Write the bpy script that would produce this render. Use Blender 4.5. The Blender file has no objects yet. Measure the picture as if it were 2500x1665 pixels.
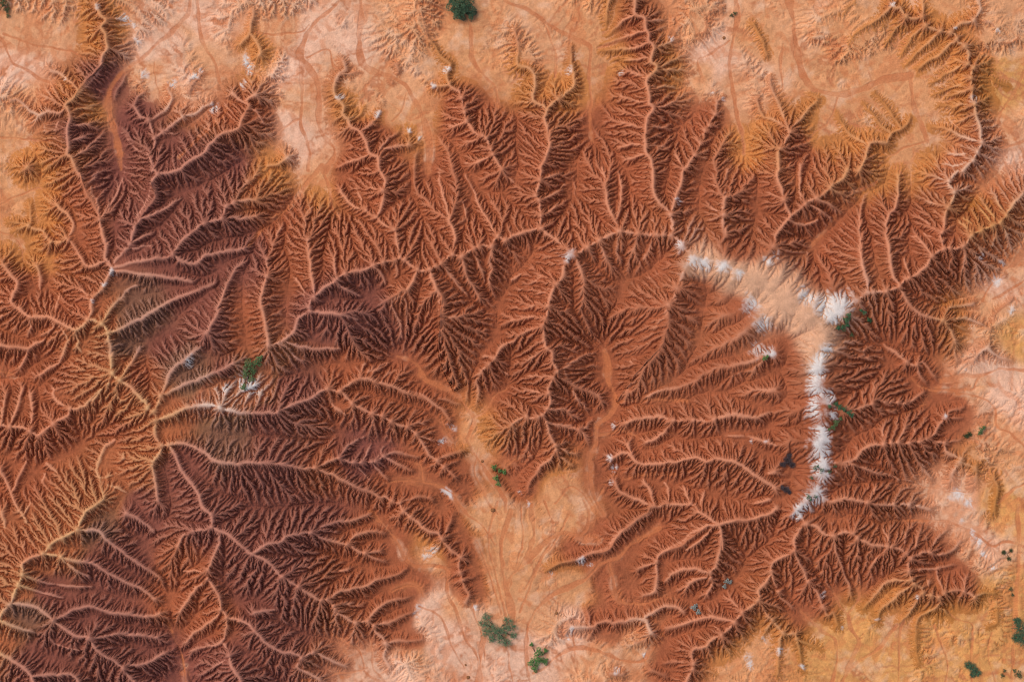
import bpy, bmesh, math, random, heapq
import numpy as np
from mathutils import Vector, Matrix

# ---------------------------------------------------------------- camera, sky, sun, exposure
scene = bpy.context.scene
cam_d = bpy.data.cameras.new('camera'); cam = bpy.data.objects.new('camera', cam_d)
scene.collection.objects.link(cam); scene.camera = cam
CAM_H = 400.0
cam.location = (0, 0, CAM_H); cam.rotation_euler = (0, 0, 0)
cam_d.sensor_width = 36; cam_d.lens = 36*(CAM_H-2.0)/130.0
cam_d.clip_start = 1; cam_d.clip_end = 20000
SUN_EL = math.radians(54); SUN_AZ = math.radians(-58)          # bearing from north (+Y), clockwise positive
world = bpy.data.worlds.new('World'); scene.world = world; world.use_nodes = True
wn = world.node_tree.nodes; wn.clear()
sky = wn.new('ShaderNodeTexSky'); sky.sky_type = 'NISHITA'; sky.sun_disc = False
sky.sun_elevation = SUN_EL; sky.sun_rotation = SUN_AZ
bg = wn.new('ShaderNodeBackground'); bg.inputs['Strength'].default_value = 0.14
wo = wn.new('ShaderNodeOutputWorld')
world.node_tree.links.new(sky.outputs[0], bg.inputs[0]); world.node_tree.links.new(bg.outputs[0], wo.inputs[0])
sun_d = bpy.data.lights.new('sun', 'SUN'); sun_d.energy = 2.3; sun_d.angle = math.radians(50); sun_d.color = (1.0, 0.93, 0.82)
sun = bpy.data.objects.new('sun', sun_d); scene.collection.objects.link(sun)
sdir = Vector((math.sin(SUN_AZ)*math.cos(SUN_EL), math.cos(SUN_AZ)*math.cos(SUN_EL), math.sin(SUN_EL)))
sun.rotation_euler = sdir.to_track_quat('Z', 'Y').to_euler(); sun.location = sdir*300
scene.view_settings.view_transform = 'Standard'; scene.view_settings.look = 'None'
scene.view_settings.exposure = 0.20; scene.view_settings.gamma = 1.0
scene.cycles.max_bounces = 4; scene.cycles.diffuse_bounces = 2
scene.cycles.pixel_filter_type = 'BLACKMAN_HARRIS'; scene.cycles.filter_width = 1.1
# Survey of the crest lines.  "T c r" opens a survey sheet (columns 0-3, rows 0-3); each following line is one crest:
# relief at its first point, relief at its last point, then x y pairs on the sheet.
RIDGES = """
T 0 0
40 50 88 5 93 15 97 20 93 26 97 33 98 45 94 53 93 62 88 70 82 76 72 88 62 98 63 100 66 110 63 120 64 132 63 142 68 146 70 151 72 157
18 40 8 92 15 92 22 98 34 105 43 103 55 105 62 100
20 42 46 65 55 68 62 73 68 78 72 84
20 36 18 149 25 155
25 45 46 137 51 142 57 146 64 143
28 10 98 33 115 36
28 10 95 53 108 52
40 12 66 100 78 99 94 93
36 12 64 118 78 115 90 112
36 12 64 132 74 127 84 122
45 10 68 145 75 140 88 128 97 115
25 30 122 98 128 107 137 112 140 120 143 127 143 133 138 142
20 50 105 112 112 122 118 130 126 138 135 142 142 150 143 157
40 14 137 111 147 105 155 98 158 90 154 82
25 10 122 97 125 90 132 84
50 18 143 127 152 120 160 113 167 108 178 105 186 98 193 95
25 10 167 108 172 100
35 12 150 122 165 122 180 120
30 45 213 87 222 94 228 99 222 108 220 116
48 52 222 113 218 120 204 125 195 133 185 144 175 150 168 157
26 30 190 118 192 128 193 134
30 40 222 94 235 88
18 20 232 8 230 20 228 32 220 40
8 14 172 84 178 75 184 67
26 8 35 104 38 112 40 120
22 8 34 105 28 112 26 118
26 10 55 105 52 114 50 120
T 0 1
55 75 71 0 78 8 83 13 86 24 90 30 92 38 94 46 95 54 98 64 100 72 100 82 106 89
45 35 83 12 90 2 94 -5
60 35 95 46 101 36 107 25 110 14 114 2 113 -5
55 75 140 0 146 5 141 12 138 22 134 33 130 42 126 47 126 52 124 62 121 70 114 78 106 88
50 50 146 5 158 3 168 0
50 20 126 49 140 43 155 35 165 28 178 23
48 34 121 68 135 62 150 58
48 34 118 75 132 72 146 70
75 40 106 90 125 86 145 82 160 79 165 73 173 63 182 55 190 49 205 45 208 35 215 31 235 28
42 35 205 45 220 44 235 43
30 14 190 49 188 40 185 30 183 24
32 15 208 33 208 22 207 10 205 3
36 30 215 31 220 22 228 12 235 5
28 20 228 12 224 2
54 36 162 79 172 85 182 86 190 80 205 76 225 72
80 90 106 90 104 96 99 104 95 112 88 119 88 130 84 137 94 139 100 144 103 150 103 157
70 45 106 92 120 94 140 97 160 99 178 103
60 45 99 139 107 125 115 116 122 108 135 104
60 42 103 150 118 145 140 132 155 122 170 115 185 110 198 105
60 36 193 150 200 135 206 118 213 100 218 92 225 85
45 50 52 33 58 38 65 44 69 50 67 58 63 63 68 67 72 75 78 84 83 88 92 87 97 85 106 90
40 18 63 63 57 66 47 66 42 60 38 56 30 54 25 51 15 54
26 10 25 51 27 44 24 30
24 10 25 51 16 48 8 48
28 10 42 62 38 68 36 73
24 10 57 66 58 75
24 10 47 67 46 75
34 12 65 64 64 74
40 15 52 33 45 27 38 22
38 60 2 87 8 95 15 102 14 110 10 120 20 129 30 135 38 134 48 135 55 138 63 143 72 147 78 144 84 138
35 25 33 88 35 95 36 105 36 118 41 129
40 80 65 102 75 110 81 115 86 120
36 45 65 102 58 112 54 122 51 133
38 36 10 122 0 120
32 20 30 135 28 145 25 152
42 30 50 135 50 142 46 150 43 157
36 30 55 138 60 150 62 157
36 30 10 122 3 132 0 135
40 30 72 147 72 157
T 0 2
36 34 0 4 10 5 25 6 33 3 40 0
28 12 25 6 22 15 17 24
36 18 65 0 62 6 57 15 53 22 45 26 36 32
36 14 74 0 73 5 78 12 80 22 82 33
90 85 103 0 105 10 107 20 107 29 115 36 124 42 130 49 137 55 140 60 146 65 147 73 147 88 151 95 150 102 144 110
34 10 107 29 98 32 94 33
55 18 107 29 107 37 100 42 93 48 85 56 75 61 65 62 55 56 50 50 50 44
45 40 65 62 63 68 55 73 45 80 37 87 30 84 20 80 10 78 0 76
35 14 10 78 13 68 17 55 20 45
35 14 29 83 30 70 30 60 28 48
30 14 49 74 47 65 50 58
26 12 2 76 2 62 4 48
42 20 140 60 133 67 128 73
28 14 107 45 113 54 116 60 112 68
50 60 115 108 122 107 132 107 138 110 143 114 144 110
36 40 105 85 96 100 93 110 90 117 92 124 99 124 107 121 114 116 115 108
30 45 112 80 113 90 116 100 115 108
90 90 92 124 95 133 97 142 94 147 88 152 82 157
70 55 144 110 144 118 146 130 148 145
75 50 151 95 160 94 170 93 178 95 190 100 200 108 212 111 235 111
60 50 158 96 165 107 172 120 180 130 187 140 190 150 197 157
75 50 147 72 158 69 170 63 180 60 190 59 205 61 220 64 235 65
75 48 146 63 150 53 156 38 163 25 172 17 180 10 188 4
60 45 115 35 123 20 130 8
66 45 152 50 168 42 182 36 200 30 215 22
52 42 205 61 220 50 235 42
30 25 0 118 5 130 8 140
18 45 42 112 52 122 60 133 63 145 66 157
30 14 25 157 33 140 40 122
32 20 12 145 17 157
28 12 10 140 20 118 25 105
60 25 97 128 110 135 124 143 132 150
60 30 114 116 124 124 132 136 140 148
T 0 3
90 85 82 0 77 8 76 14 70 17 60 22 55 24 48 30 43 37 35 40 25 46 24 55 20 65 16 75 12 84 5 92 1 98
40 46 17 0 24 10 26 20 24 32 23 42
34 30 24 10 30 5 35 0
32 60 55 0 57 12 60 22
30 60 53 6 50 18 48 30
40 30 2 0 4 15 3 30 0 40
28 60 6 70 10 80 12 84
70 20 76 16 93 17 100 25 110 32 120 40 130 48 140 55 148 60
70 18 43 37 58 39 75 44 87 46 97 53 107 58 118 65 130 70 143 80
45 18 60 41 70 50 82 58
70 35 12 84 20 83 35 86 45 92 52 99 62 105 72 111 83 113 88 120 95 128 105 135 114 143 118 150 125 157
50 18 52 98 62 94 72 89 83 86 95 89 105 93 120 93 135 95 146 94
40 14 85 113 100 113 115 112 128 114 145 116
60 20 1 98 20 105 35 111 48 118 55 121 70 125 86 127
60 60 0 128 12 134 25 141 30 148 33 157
45 38 33 148 50 148 68 150 73 157
36 18 114 143 125 141 135 138 150 130
55 20 118 0 128 5 138 13 147 22 153 32
50 18 24 56 45 64 65 67 85 68
50 18 22 66 45 74 60 78
60 45 197 0 197 12 187 15 175 17 170 22 165 30
55 16 197 12 204 20 204 28 198 40 192 52 192 60 185 66 178 74 170 84 165 92
40 20 192 52 180 53 170 54 163 53
60 10 192 60 198 70 203 80 204 88 199 96 190 103 178 112 170 120
60 8 204 88 209 95 209 105 206 118 198 122 185 125 175 128
60 55 206 118 212 130 214 140 221 150 223 157
60 55 197 12 204 15 215 21 225 29 235 37
45 30 209 96 225 100 235 110
40 16 180 13 184 28 186 40
40 14 212 132 200 140 190 148
T 1 0
25 30 0 35 4 42 3 50
25 30 0 98 4 103 5 112
18 45 80 55 82 63 75 68 72 78 72 85 75 90 80 98 80 105 85 110 88 117 95 121 98 125 101 132 103 142 110 145
25 8 73 90 88 88
20 8 75 68 95 65
22 10 80 108 72 110
32 10 85 110 95 105 98 100
36 14 96 121 105 115 112 105 114 102
40 18 103 143 95 146 85 148 76 152
30 10 90 118 82 124
30 10 98 126 90 132
40 14 110 145 115 136 122 128 130 120
40 14 116 138 130 135 145 132 153 130
26 12 140 132 141 118
46 48 110 145 112 146 113 157
18 58 170 45 172 52 178 58 175 68 177 75 180 80 188 86 190 95 192 103 192 110 196 116 203 124 211 127 215 135 218 143 223 152 227 157
20 24 163 79 178 78
28 10 192 100 178 98
36 12 192 112 180 116 173 110
28 10 190 90 205 86
30 10 191 103 205 97
42 14 211 127 215 120 222 110
40 14 218 138 228 131 235 122
34 12 208 126 196 130 186 134
40 12 218 143 206 148 194 150
12 14 148 2 152 12 157 30 165 42
12 24 10 153 18 152 28 145
12 14 124 75 130 66 128 60
T 2 0
14 62 3 25 5 38 6 48 5 58 14 62 20 68 21 78 20 88 22 94 30 98 32 102 30 110 34 120 34 135 30 147 26 157
32 12 22 94 10 93 2 95
46 10 32 100 40 93 46 88 55 82 57 75 56 62 54 52 55 40
40 12 34 122 45 116 58 110 64 108
40 12 34 138 48 132 62 126
36 12 34 128 20 124 8 118
36 12 32 143 20 138 8 132
26 10 41 90 40 80
32 12 31 110 20 108 10 110
28 10 21 78 32 74
28 10 20 70 30 66
38 62 114 0 113 12 122 17 122 25 125 32 125 38 131 44 129 50 128 57 133 63 128 70 124 76 125 88 125 95 129 100 125 110 123 120 122 130 123 140 127 148 129 157
40 8 113 14 100 20 88 32
36 8 122 28 108 32 85 40
36 8 126 40 110 44 82 46
30 8 129 52 112 55 96 54
32 8 131 44 142 40 152 34
32 8 123 20 134 18 146 22
36 8 133 63 145 57 160 53
34 8 131 64 150 64 168 66
42 14 124 74 112 68 103 65 99 66
42 10 125 95 110 92 98 88 90 82
42 14 129 98 140 97 150 92 155 88
46 10 123 120 110 116 100 112 92 107 86 100 82 96
42 10 122 132 100 134 88 134
36 10 125 119 140 118 150 120
36 10 125 80 145 80 160 82
42 10 123 142 108 146 96 148
42 10 124 134 138 136 148 138
28 8 90 0 88 10 86 25
14 58 185 86 187 93 187 105 183 112 181 118 177 122 173 132 168 143 162 152 158 157
20 8 188 93 196 88
30 10 182 116 170 115 160 112
32 10 173 132 165 125 158 122
28 8 187 105 174 100
34 10 178 122 190 126 198 130
40 12 168 143 180 146 188 146
38 14 158 157 152 145 148 135
20 45 78 128 82 140 85 152 86 157
14 40 201 137 199 147 198 157
12 20 226 92 229 102 235 110
10 10 172 32 180 28 180 15 195 5
12 14 222 20 228 30 232 40 235 50
T 3 0
40 26 110 0 115 5 122 8 127 15 135 18 142 15 145 22 150 25 160 28 168 30 173 32 175 38 182 43 185 50 184 58 190 62 188 70 188 80 189 90 192 105
30 26 143 15 144 5 143 0
36 30 168 30 178 22 190 19 195 10 193 0
26 10 190 19 205 20 212 26
22 8 182 43 192 40
22 10 190 62 200 63
36 6 115 5 105 15 95 22 85 28 75 38
36 6 127 16 118 27 110 40
38 6 145 24 133 35 125 48
38 6 160 29 145 42 128 58
38 6 174 36 158 50 140 62 130 67
34 6 184 58 170 65 155 75
30 6 188 72 172 80 158 85
28 6 188 82 165 88
28 6 190 95 160 97
20 4 80 2 72 10 62 14
40 45 192 105 195 115 197 132 193 140 188 148 180 157
36 6 195 132 180 125 165 118 150 117
36 6 192 140 175 142 160 140
32 6 188 148 172 152 158 150
14 46 133 108 128 115 120 120 115 122 110 130 100 130 93 133 90 140 88 147 85 152 82 157
30 6 94 133 82 128 72 118 65 105
22 5 115 122 105 115 98 105 90 95
20 5 125 118 118 108 110 95 100 85
34 6 88 145 75 140 62 130
34 55 0 105 10 112 18 120 20 124 15 132 10 140 9 150 10 157
38 12 20 122 28 112 32 108 40 98 47 92 43 87
22 40 14 95 14 105 17 115 19 122
16 40 50 140 52 150 50 157
12 22 2 70 5 82 12 96
24 8 84 152 72 150 62 148
10 10 205 65 212 75 222 78
10 10 232 35 222 40 212 38
30 12 12 138 22 140 32 140
T 1 1
80 90 22 157 36 148 42 136 50 130 50 123 55 116 65 108 75 102 84 95 100 93 108 88 118 85 128 84 134 81 142 86 149 92 160 92 170 86 182 78 190 80 200 73 210 69 216 70 219 64 222 61 230 65 235 62
70 22 55 116 54 105 52 95 50 80 49 68 50 63 57 55 62 46 63 38
46 18 49 65 45 50 44 46 47 38 52 34
65 20 77 101 74 90 74 75 76 60 78 50 78 46
60 22 84 95 86 85 88 70 90 62
45 14 108 87 107 78 102 66
45 14 118 84 115 75 110 68
75 22 134 81 131 70 129 57 120 52 112 45 104 39 95 36 87 30 82 24 78 18
60 46 112 44 116 35 118 25 117 20 119 12 116 5 113 0
32 12 117 20 108 17 102 13
40 14 102 37 97 25 92 17
52 18 129 56 137 48 142 40 146 30 148 23
60 20 138 83 143 72 147 62 155 50 160 40
75 46 182 78 184 68 183 58 178 45 175 33 172 22 169 12 168 0
65 18 222 61 218 52 213 45 207 35 203 25 197 12 192 5
50 14 205 71 200 60 195 48 193 40 190 30
50 14 165 88 164 75 166 64
50 18 230 64 226 50 222 42
42 45 227 0 235 10
80 18 12 157 10 140 7 125 8 110 11 98 11 82 15 74 17 68 20 60 23 54
26 8 17 68 12 64
30 8 11 82 0 82
30 8 9 98 0 98
36 16 0 28 8 22 20 17
40 16 50 125 45 112 38 100
85 55 52 129 65 131 80 133 95 138
75 36 149 92 146 102 138 112 130 118 125 123 128 132 133 145 135 157
50 26 138 113 140 130 137 145
85 46 160 92 163 102 167 115 168 130 170 145 168 157
65 16 190 80 193 95 200 108 207 118 213 122
65 16 217 70 216 85 214 100 217 112
60 22 108 88 115 95 120 105
60 22 130 84 131 95 126 105
60 22 75 102 80 108 95 115
60 22 172 88 180 98 192 112
60 22 202 73 205 88 210 100
40 14 168 132 155 135 148 142
40 14 170 138 182 135 200 133
T 2 1
90 115 0 60 10 58 20 55 27 54 32 59 40 65 47 71 53 78 60 76 70 70 80 65 90 60 98 57 110 59 125 60 140 60 150 64 157 72 165 80 178 83 192 86 205 93 215 98 225 103 235 107
75 60 27 54 27 42 25 30 22 24 26 10 27 2 26 0
46 36 22 24 10 22 5 15 0 10
40 14 26 10 38 6 46 4
42 14 25 28 38 22 48 14
44 14 27 42 38 36 46 28
55 20 53 76 53 60 50 48
55 18 68 70 65 48 60 33 58 20 57 5
75 50 97 56 92 42 87 30 86 15 83 0
55 30 96 54 96 40 100 28 100 15 98 2
75 55 145 61 145 42 135 32 130 20 129 0
42 16 138 58 125 45 115 35
64 56 145 42 150 27 154 15 157 0
50 18 156 70 163 50 168 35
75 56 192 85 192 68 195 58 193 45 194 32 196 20 197 0
55 18 188 76 182 60 178 50
44 14 197 15 208 10 216 12
42 14 193 42 184 36 178 28
42 14 195 22 186 16 178 10
90 60 222 98 222 88 228 82 235 72
50 14 216 92 212 80 214 68
95 60 53 78 48 88 47 98 38 110 34 122 32 132 28 142 29 157
65 16 47 76 30 82 15 92 0 100
58 18 46 84 30 95 20 103 8 110
50 22 34 126 20 125 5 125
50 22 28 143 15 147 3 155
46 20 30 137 15 135 0 136
45 15 42 106 30 112 15 116
75 26 56 80 60 86 65 100 64 115 68 125 71 143
65 22 80 66 85 80 92 92
65 22 98 58 97 72 95 88
65 20 115 60 113 72 108 84
65 20 132 61 125 75 115 88
95 46 165 82 157 92 152 105 147 118 142 123 137 135 130 145 125 157
42 12 141 123 125 130 112 140
65 14 156 88 142 90 130 98 118 105
50 14 150 108 138 108 125 116
80 20 195 90 185 110 175 120
90 26 205 95 198 112 188 122 170 130
100 26 222 112 205 130 190 135 170 150
100 46 235 125 215 145 200 157
T 3 1
115 110 0 107 10 118 20 125 30 130 45 140 50 150 48 157
90 110 77 122 65 130 50 140
90 70 0 90 8 104 10 118
85 46 77 122 88 113 100 111 112 109 118 107 125 100 135 95 143 88 148 80 152 77 160 73 170 72 180 69 185 62 192 57 205 51 213 48 218 42 222 35 230 27 235 22
80 18 88 112 89 102 85 90 84 75 84 60 84 45 86 35 89 25
70 22 118 106 113 98 110 85 110 70 107 55 110 42 117 35 119 25 120 5
55 10 148 79 143 70 135 62 125 60
55 10 128 99 125 85 120 72
60 42 160 73 158 60 160 50 162 40 168 30 170 21 165 12 170 6 176 0
36 10 170 21 180 17 190 12
46 10 158 57 145 47 133 35
42 10 164 35 150 30 138 26
42 10 165 10 150 4 140 0
46 12 152 78 148 66 140 54
36 10 158 66 146 60 136 52
40 14 186 61 180 52 172 46 166 44
40 12 194 56 186 50 178 44 172 38
44 12 206 50 198 40 190 30
40 12 218 42 212 32 208 15
40 14 212 48 202 38 198 25
64 46 20 42 35 31 45 26 55 18 59 14 68 8 72 0
64 56 20 42 15 32 11 18 8 5 10 0
66 80 20 42 12 52 6 60 3 72 0 78
34 8 18 46 32 50 45 45
38 8 4 70 15 68 30 65
45 40 30 34 30 20 30 5 30 -4
44 40 58 14 53 0
42 10 14 28 4 22 -4 20
32 8 45 27 55 30 62 38
32 8 58 17 66 20 72 18
32 8 34 33 46 36 56 44
80 14 65 130 62 115 58 95 57 75 56 62
80 14 35 130 35 105 33 90 36 75
70 12 15 118 18 100 16 85
70 12 80 118 74 104 70 92
65 34 118 107 125 118 130 125 137 131 150 135 160 137 168 145 172 157
45 12 128 103 135 110 150 112 165 113
55 16 93 112 94 130 98 145
55 16 106 110 109 128 115 145
48 12 152 78 155 95 152 105
48 12 178 71 180 85 175 100
44 12 165 73 166 88 162 100
34 20 160 137 166 127 175 125 190 123
44 14 186 63 195 75 200 84
40 14 205 52 207 65 205 78
36 14 214 48 220 60 222 70
34 16 163 140 180 136 196 140 205 146
14 12 206 80 214 88 220 96
12 12 225 120 215 128 208 138
T 3 2
110 100 48 0 42 15 43 25 45 40 47 55 50 65 48 75 46 90 47 105 50 115 47 125 43 135 30 150 22 157
80 16 45 5 60 8 75 22 80 28
50 16 62 0 82 2 90 15 98 25
50 14 98 -4 105 4 112 8 120 12 127 20 135 23 141 20 150 27 155 33
28 12 127 20 124 12 128 4
28 10 137 22 140 32 146 38
75 14 50 62 65 63 78 63 95 57 105 57 118 57 130 57 137 52 143 48
40 12 93 58 93 50 100 40 115 36 125 34
80 22 45 40 60 40 72 35 82 31
80 22 44 25 58 26 70 28
30 10 106 57 108 66
30 10 118 57 120 66
30 10 112 57 112 48
30 10 125 57 126 48
90 14 48 112 60 111 70 111 78 108 88 98 100 94 117 93 130 94 145 92 152 88 158 78 163 72 168 66 180 62
40 12 118 93 122 85 127 73
36 12 105 94 104 84 108 74
36 12 138 93 134 84 134 74
25 10 163 72 180 72
42 12 145 92 158 94 165 94 178 91
42 14 163 95 165 103 173 106 178 110 172 120 170 130
28 10 178 109 182 102 190 95
32 14 178 113 192 117 192 130
22 8 192 117 198 112
42 10 140 93 140 108 145 120 152 128
38 10 128 95 128 110 127 120
38 10 112 94 110 106 106 112
85 14 48 120 60 118 75 112 85 115 97 120 108 122 120 127 135 130
85 18 43 138 55 147 70 145 85 147 100 150 115 150 128 150 140 153 150 156
36 12 90 147 95 138 104 132
36 12 115 150 118 140 124 136
36 12 130 150 132 142 140 140
30 12 165 0 169 6 175 18
30 12 203 5 210 12 218 15 225 17
30 10 204 5 195 12 190 20
30 10 203 4 206 -6
16 14 210 125 213 140 210 157
80 40 40 60 25 62 0 64
80 40 40 90 20 92 0 95
T 2 2
62 45 29 0 31 6 36 10 38 20 42 28 37 36 34 45 36 55 33 62 28 69 20 71 12 70 0 77
50 14 42 28 48 25 55 20 65 14 72 13
52 16 46 26 55 38 65 43 75 48 82 52
46 12 32 8 18 16 8 22
46 12 38 34 24 32 8 34
46 12 34 48 20 46 3 45
50 16 28 69 32 75 45 78 55 80 62 82 70 80
46 10 32 75 35 88 39 97 39 103 33 110 27 115 23 122 17 130 15 140
36 10 39 97 50 102 60 104
30 10 62 82 72 92
32 8 39 101 48 108 56 115
42 10 24 71 12 88 5 98
36 10 14 71 5 80 0 88
40 14 56 38 58 50 66 60
40 12 33 63 48 64 60 70
56 14 125 0 113 10 110 15 110 25 108 35 106 48
32 10 110 18 100 18 94 20
60 16 210 -5 200 0 185 8 165 18 150 25 140 28
65 16 240 12 228 15 205 22 185 26 175 32 160 40 148 44 135 46 125 50
60 14 235 22 225 25 205 30 190 40 178 46 165 52
60 20 240 45 220 46 200 52 185 56
70 12 240 70 215 69 200 68 185 71 165 72 150 73 145 75 142 84 132 90 125 93
42 12 148 74 135 70 120 71 112 72 105 75
36 10 165 72 166 84 160 88
36 10 185 71 184 82
75 10 240 134 222 122 210 114 200 110 188 108 178 110 165 107 155 110 140 112 128 113 117 113 110 106 104 103 92 108
30 10 110 106 107 95
40 10 178 110 174 120 172 126
40 10 165 107 150 100
60 16 240 120 210 128 195 130 180 131
60 18 240 90 215 88 195 87
50 12 170 153 160 150 140 152 128 152 115 146 100 140 95 130
42 10 164 150 160 140 155 128
42 10 130 152 128 140 122 130
42 10 142 152 144 140 140 130
42 10 172 152 175 142 178 134
60 30 235 145 220 150 205 155
T 1 2
55 46 0 65 20 65 35 58 50 53 60 47 67 44 75 47 82 43 90 38 96 35
46 4 96 35 96 28 103 18 110 5
54 16 96 35 108 36 118 39 127 41 137 46 147 48 157 53 165 60 172 66 178 73
42 12 110 36 120 31 138 22
40 12 98 30 112 26 126 14
62 18 77 47 79 48 88 57 97 61 108 66 117 68 125 73 133 77 140 78 145 83 150 90 155 98 160 107 166 111 172 117 178 122 182 125
36 10 166 111 172 107 185 103 192 102
32 10 147 86 155 90 168 92
34 10 117 68 130 65 140 62
30 10 172 116 185 110
30 10 140 78 150 74 160 80
42 14 22 66 28 70 40 75 55 80
44 14 67 45 70 58 82 68
44 14 88 58 90 70 92 78
40 10 108 66 108 78 112 84
40 10 125 73 126 82 130 90
60 14 0 110 20 111 40 115 52 116 60 113 68 110 77 108 88 111 100 112 110 111 117 107 125 104 140 106 150 108
46 14 77 108 85 98 92 92 100 88
42 12 96 112 105 98 108 92
40 12 108 111 118 98 122 92
40 12 117 107 128 114 142 120
52 14 55 115 70 122 80 128 90 134 100 138 108 141 113 145 120 144 125 147 133 149 140 146 155 144 162 147
30 10 125 147 128 140
30 20 133 149 137 157
36 10 90 111 100 125 105 132
36 10 105 112 112 120 120 128
55 32 10 5 28 3 38 14 50 20
50 30 22 -4 45 5 65 7 90 5 105 0
48 14 168 0 167 10 163 17 155 25
40 10 170 4 178 14 180 24
26 10 148 0 147 12
40 14 135 -4 133 0 135 10
52 18 235 2 225 6 220 15 210 25 205 30 195 35
42 12 208 28 204 35 205 48 203 58
36 10 214 20 226 26 234 34
30 10 220 15 208 14
36 8 235 78 220 79 212 80
36 8 240 90 228 92 218 98
32 8 235 66 228 67 218 66
T 1 3
62 18 -2 36 8 42 15 46 23 56 30 61 42 68 50 74 58 79 66 80 72 86 77 94 85 98 92 102 102 101 108 106 110 111 117 118 119 125 118 135 122 145
60 18 -2 36 12 29 24 26 28 22 40 19 50 19 58 23 70 27 80 28 87 31 92 36 100 39 112 37
42 14 50 19 60 14 75 10 90 8 105 3
36 10 85 29 92 22 105 19 118 20
34 10 100 39 108 44 118 46
44 12 26 57 35 48 50 48 65 50 75 55 85 55
46 10 66 80 75 74 88 71 100 68 110 63 120 61 132 58 138 54
42 10 102 101 107 94 117 86 130 82 142 80
38 10 108 105 120 103 132 98 143 94
32 10 92 102 90 112 88 120
36 12 119 122 130 119 140 120 152 118
32 10 60 80 58 90 58 100
36 10 40 67 38 78 34 86
30 10 74 88 74 100 76 108
50 28 0 109 8 117 15 122 22 127 35 130 42 134 38 142 48 148 58 155
42 14 42 134 53 130 63 135 70 138 80 142
30 12 53 130 60 122
40 14 0 92 15 90 40 85
36 12 72 86 88 84 98 84
36 18 135 0 142 6 150 12 160 18 168 20 173 27 180 36 188 42 186 50 189 60 192 70 196 78 193 84
26 10 172 24 178 12 180 5
22 8 188 42 195 38
22 8 188 56 178 58
22 8 190 64 200 62
24 10 142 6 150 0
T 2 3
60 12 190 11 180 12 165 19 155 28 145 33 136 40 132 47 125 50 117 54
36 10 133 45 133 60 132 72 122 78
60 16 190 11 192 28 190 40 188 50 183 55 184 68 180 75
44 12 184 55 165 53 150 55 142 62
40 12 183 60 168 62 160 70
60 50 190 11 180 4 172 0
60 75 190 11 205 7 220 6 235 2 242 -4
44 12 186 14 175 25 160 35
48 10 128 0 127 5 118 7 110 13 108 17 100 19 92 27 85 33 72 38 64 43 52 46 42 49 34 54
50 16 240 10 222 20 213 27 210 40
46 32 240 55 235 64 228 72 227 80 222 86 212 92 205 100 200 107 192 114 182 119 178 125 168 127 165 133 167 143 162 152 160 157
42 12 205 102 190 98 178 98 165 101 150 107 142 109
36 14 227 82 232 92 235 100
34 10 166 140 150 138 140 140
36 12 212 92 204 84 196 78
36 12 192 114 186 106 176 106
36 10 167 145 180 147 190 152
22 28 55 107 65 107 76 107 80 103 88 101 95 103 108 101 120 100 125 103 128 112
26 8 72 107 72 98 70 90
22 8 95 102 95 93
22 8 108 101 107 92
26 8 76 107 73 117
26 14 122 100 132 92 140 87 150 88 157 92
16 16 92 150 102 150
16 18 130 148 140 152
30 14 235 105 231 118
T 3 3
85 20 25 0 30 6 33 11 28 16 23 25 22 35 12 40 5 46 3 55 6 66 10 74 15 81 22 88
56 34 33 11 42 13 50 20 58 22 65 20 75 19 80 24 88 27 95 30 110 32 120 34 127 39 131 43 130 52 132 60 135 66 142 70 143 76 150 78 158 79 163 75 175 72 185 74 190 78
46 12 22 35 28 45 33 55 36 63 42 70 47 75 50 85 55 95 62 93 65 105
46 14 58 22 59 33 63 42 68 52 72 60 76 68 77 78
42 14 80 24 82 35 78 48
42 12 108 32 98 45 88 58
40 10 132 62 118 63 108 68 98 80 90 90
42 14 131 43 140 38 148 36 155 38 165 39 172 36 178 30
34 10 149 36 147 25 142 14
36 10 150 36 157 25 165 18
36 10 126 38 125 25 127 12
36 10 131 42 136 30 138 15
40 12 112 32 108 20 104 14
42 12 131 54 145 52 160 52 175 50
38 12 163 75 158 65 157 55
34 12 180 73 182 63 192 58
34 10 150 78 148 66 146 56
36 10 142 76 135 85 130 95 122 103
36 10 158 79 158 86 148 92 140 98 138 110
38 10 135 66 125 73 115 83 105 92 102 103
26 8 158 87 165 93 170 100
22 16 190 78 200 75 210 76
16 10 213 95 213 103 205 107
26 12 78 18 90 13 97 12
36 24 0 97 10 107 15 112 26 113
26 10 26 113 30 128 32 140 34 148
20 18 14 112 11 120 11 135 10 150
22 6 35 115 50 128
12 14 138 105 137 115 138 130 140 140
36 10 10 72 20 68 28 62
30 10 38 64 46 58 50 60
30 8 52 88 44 88 36 82
"""
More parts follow.
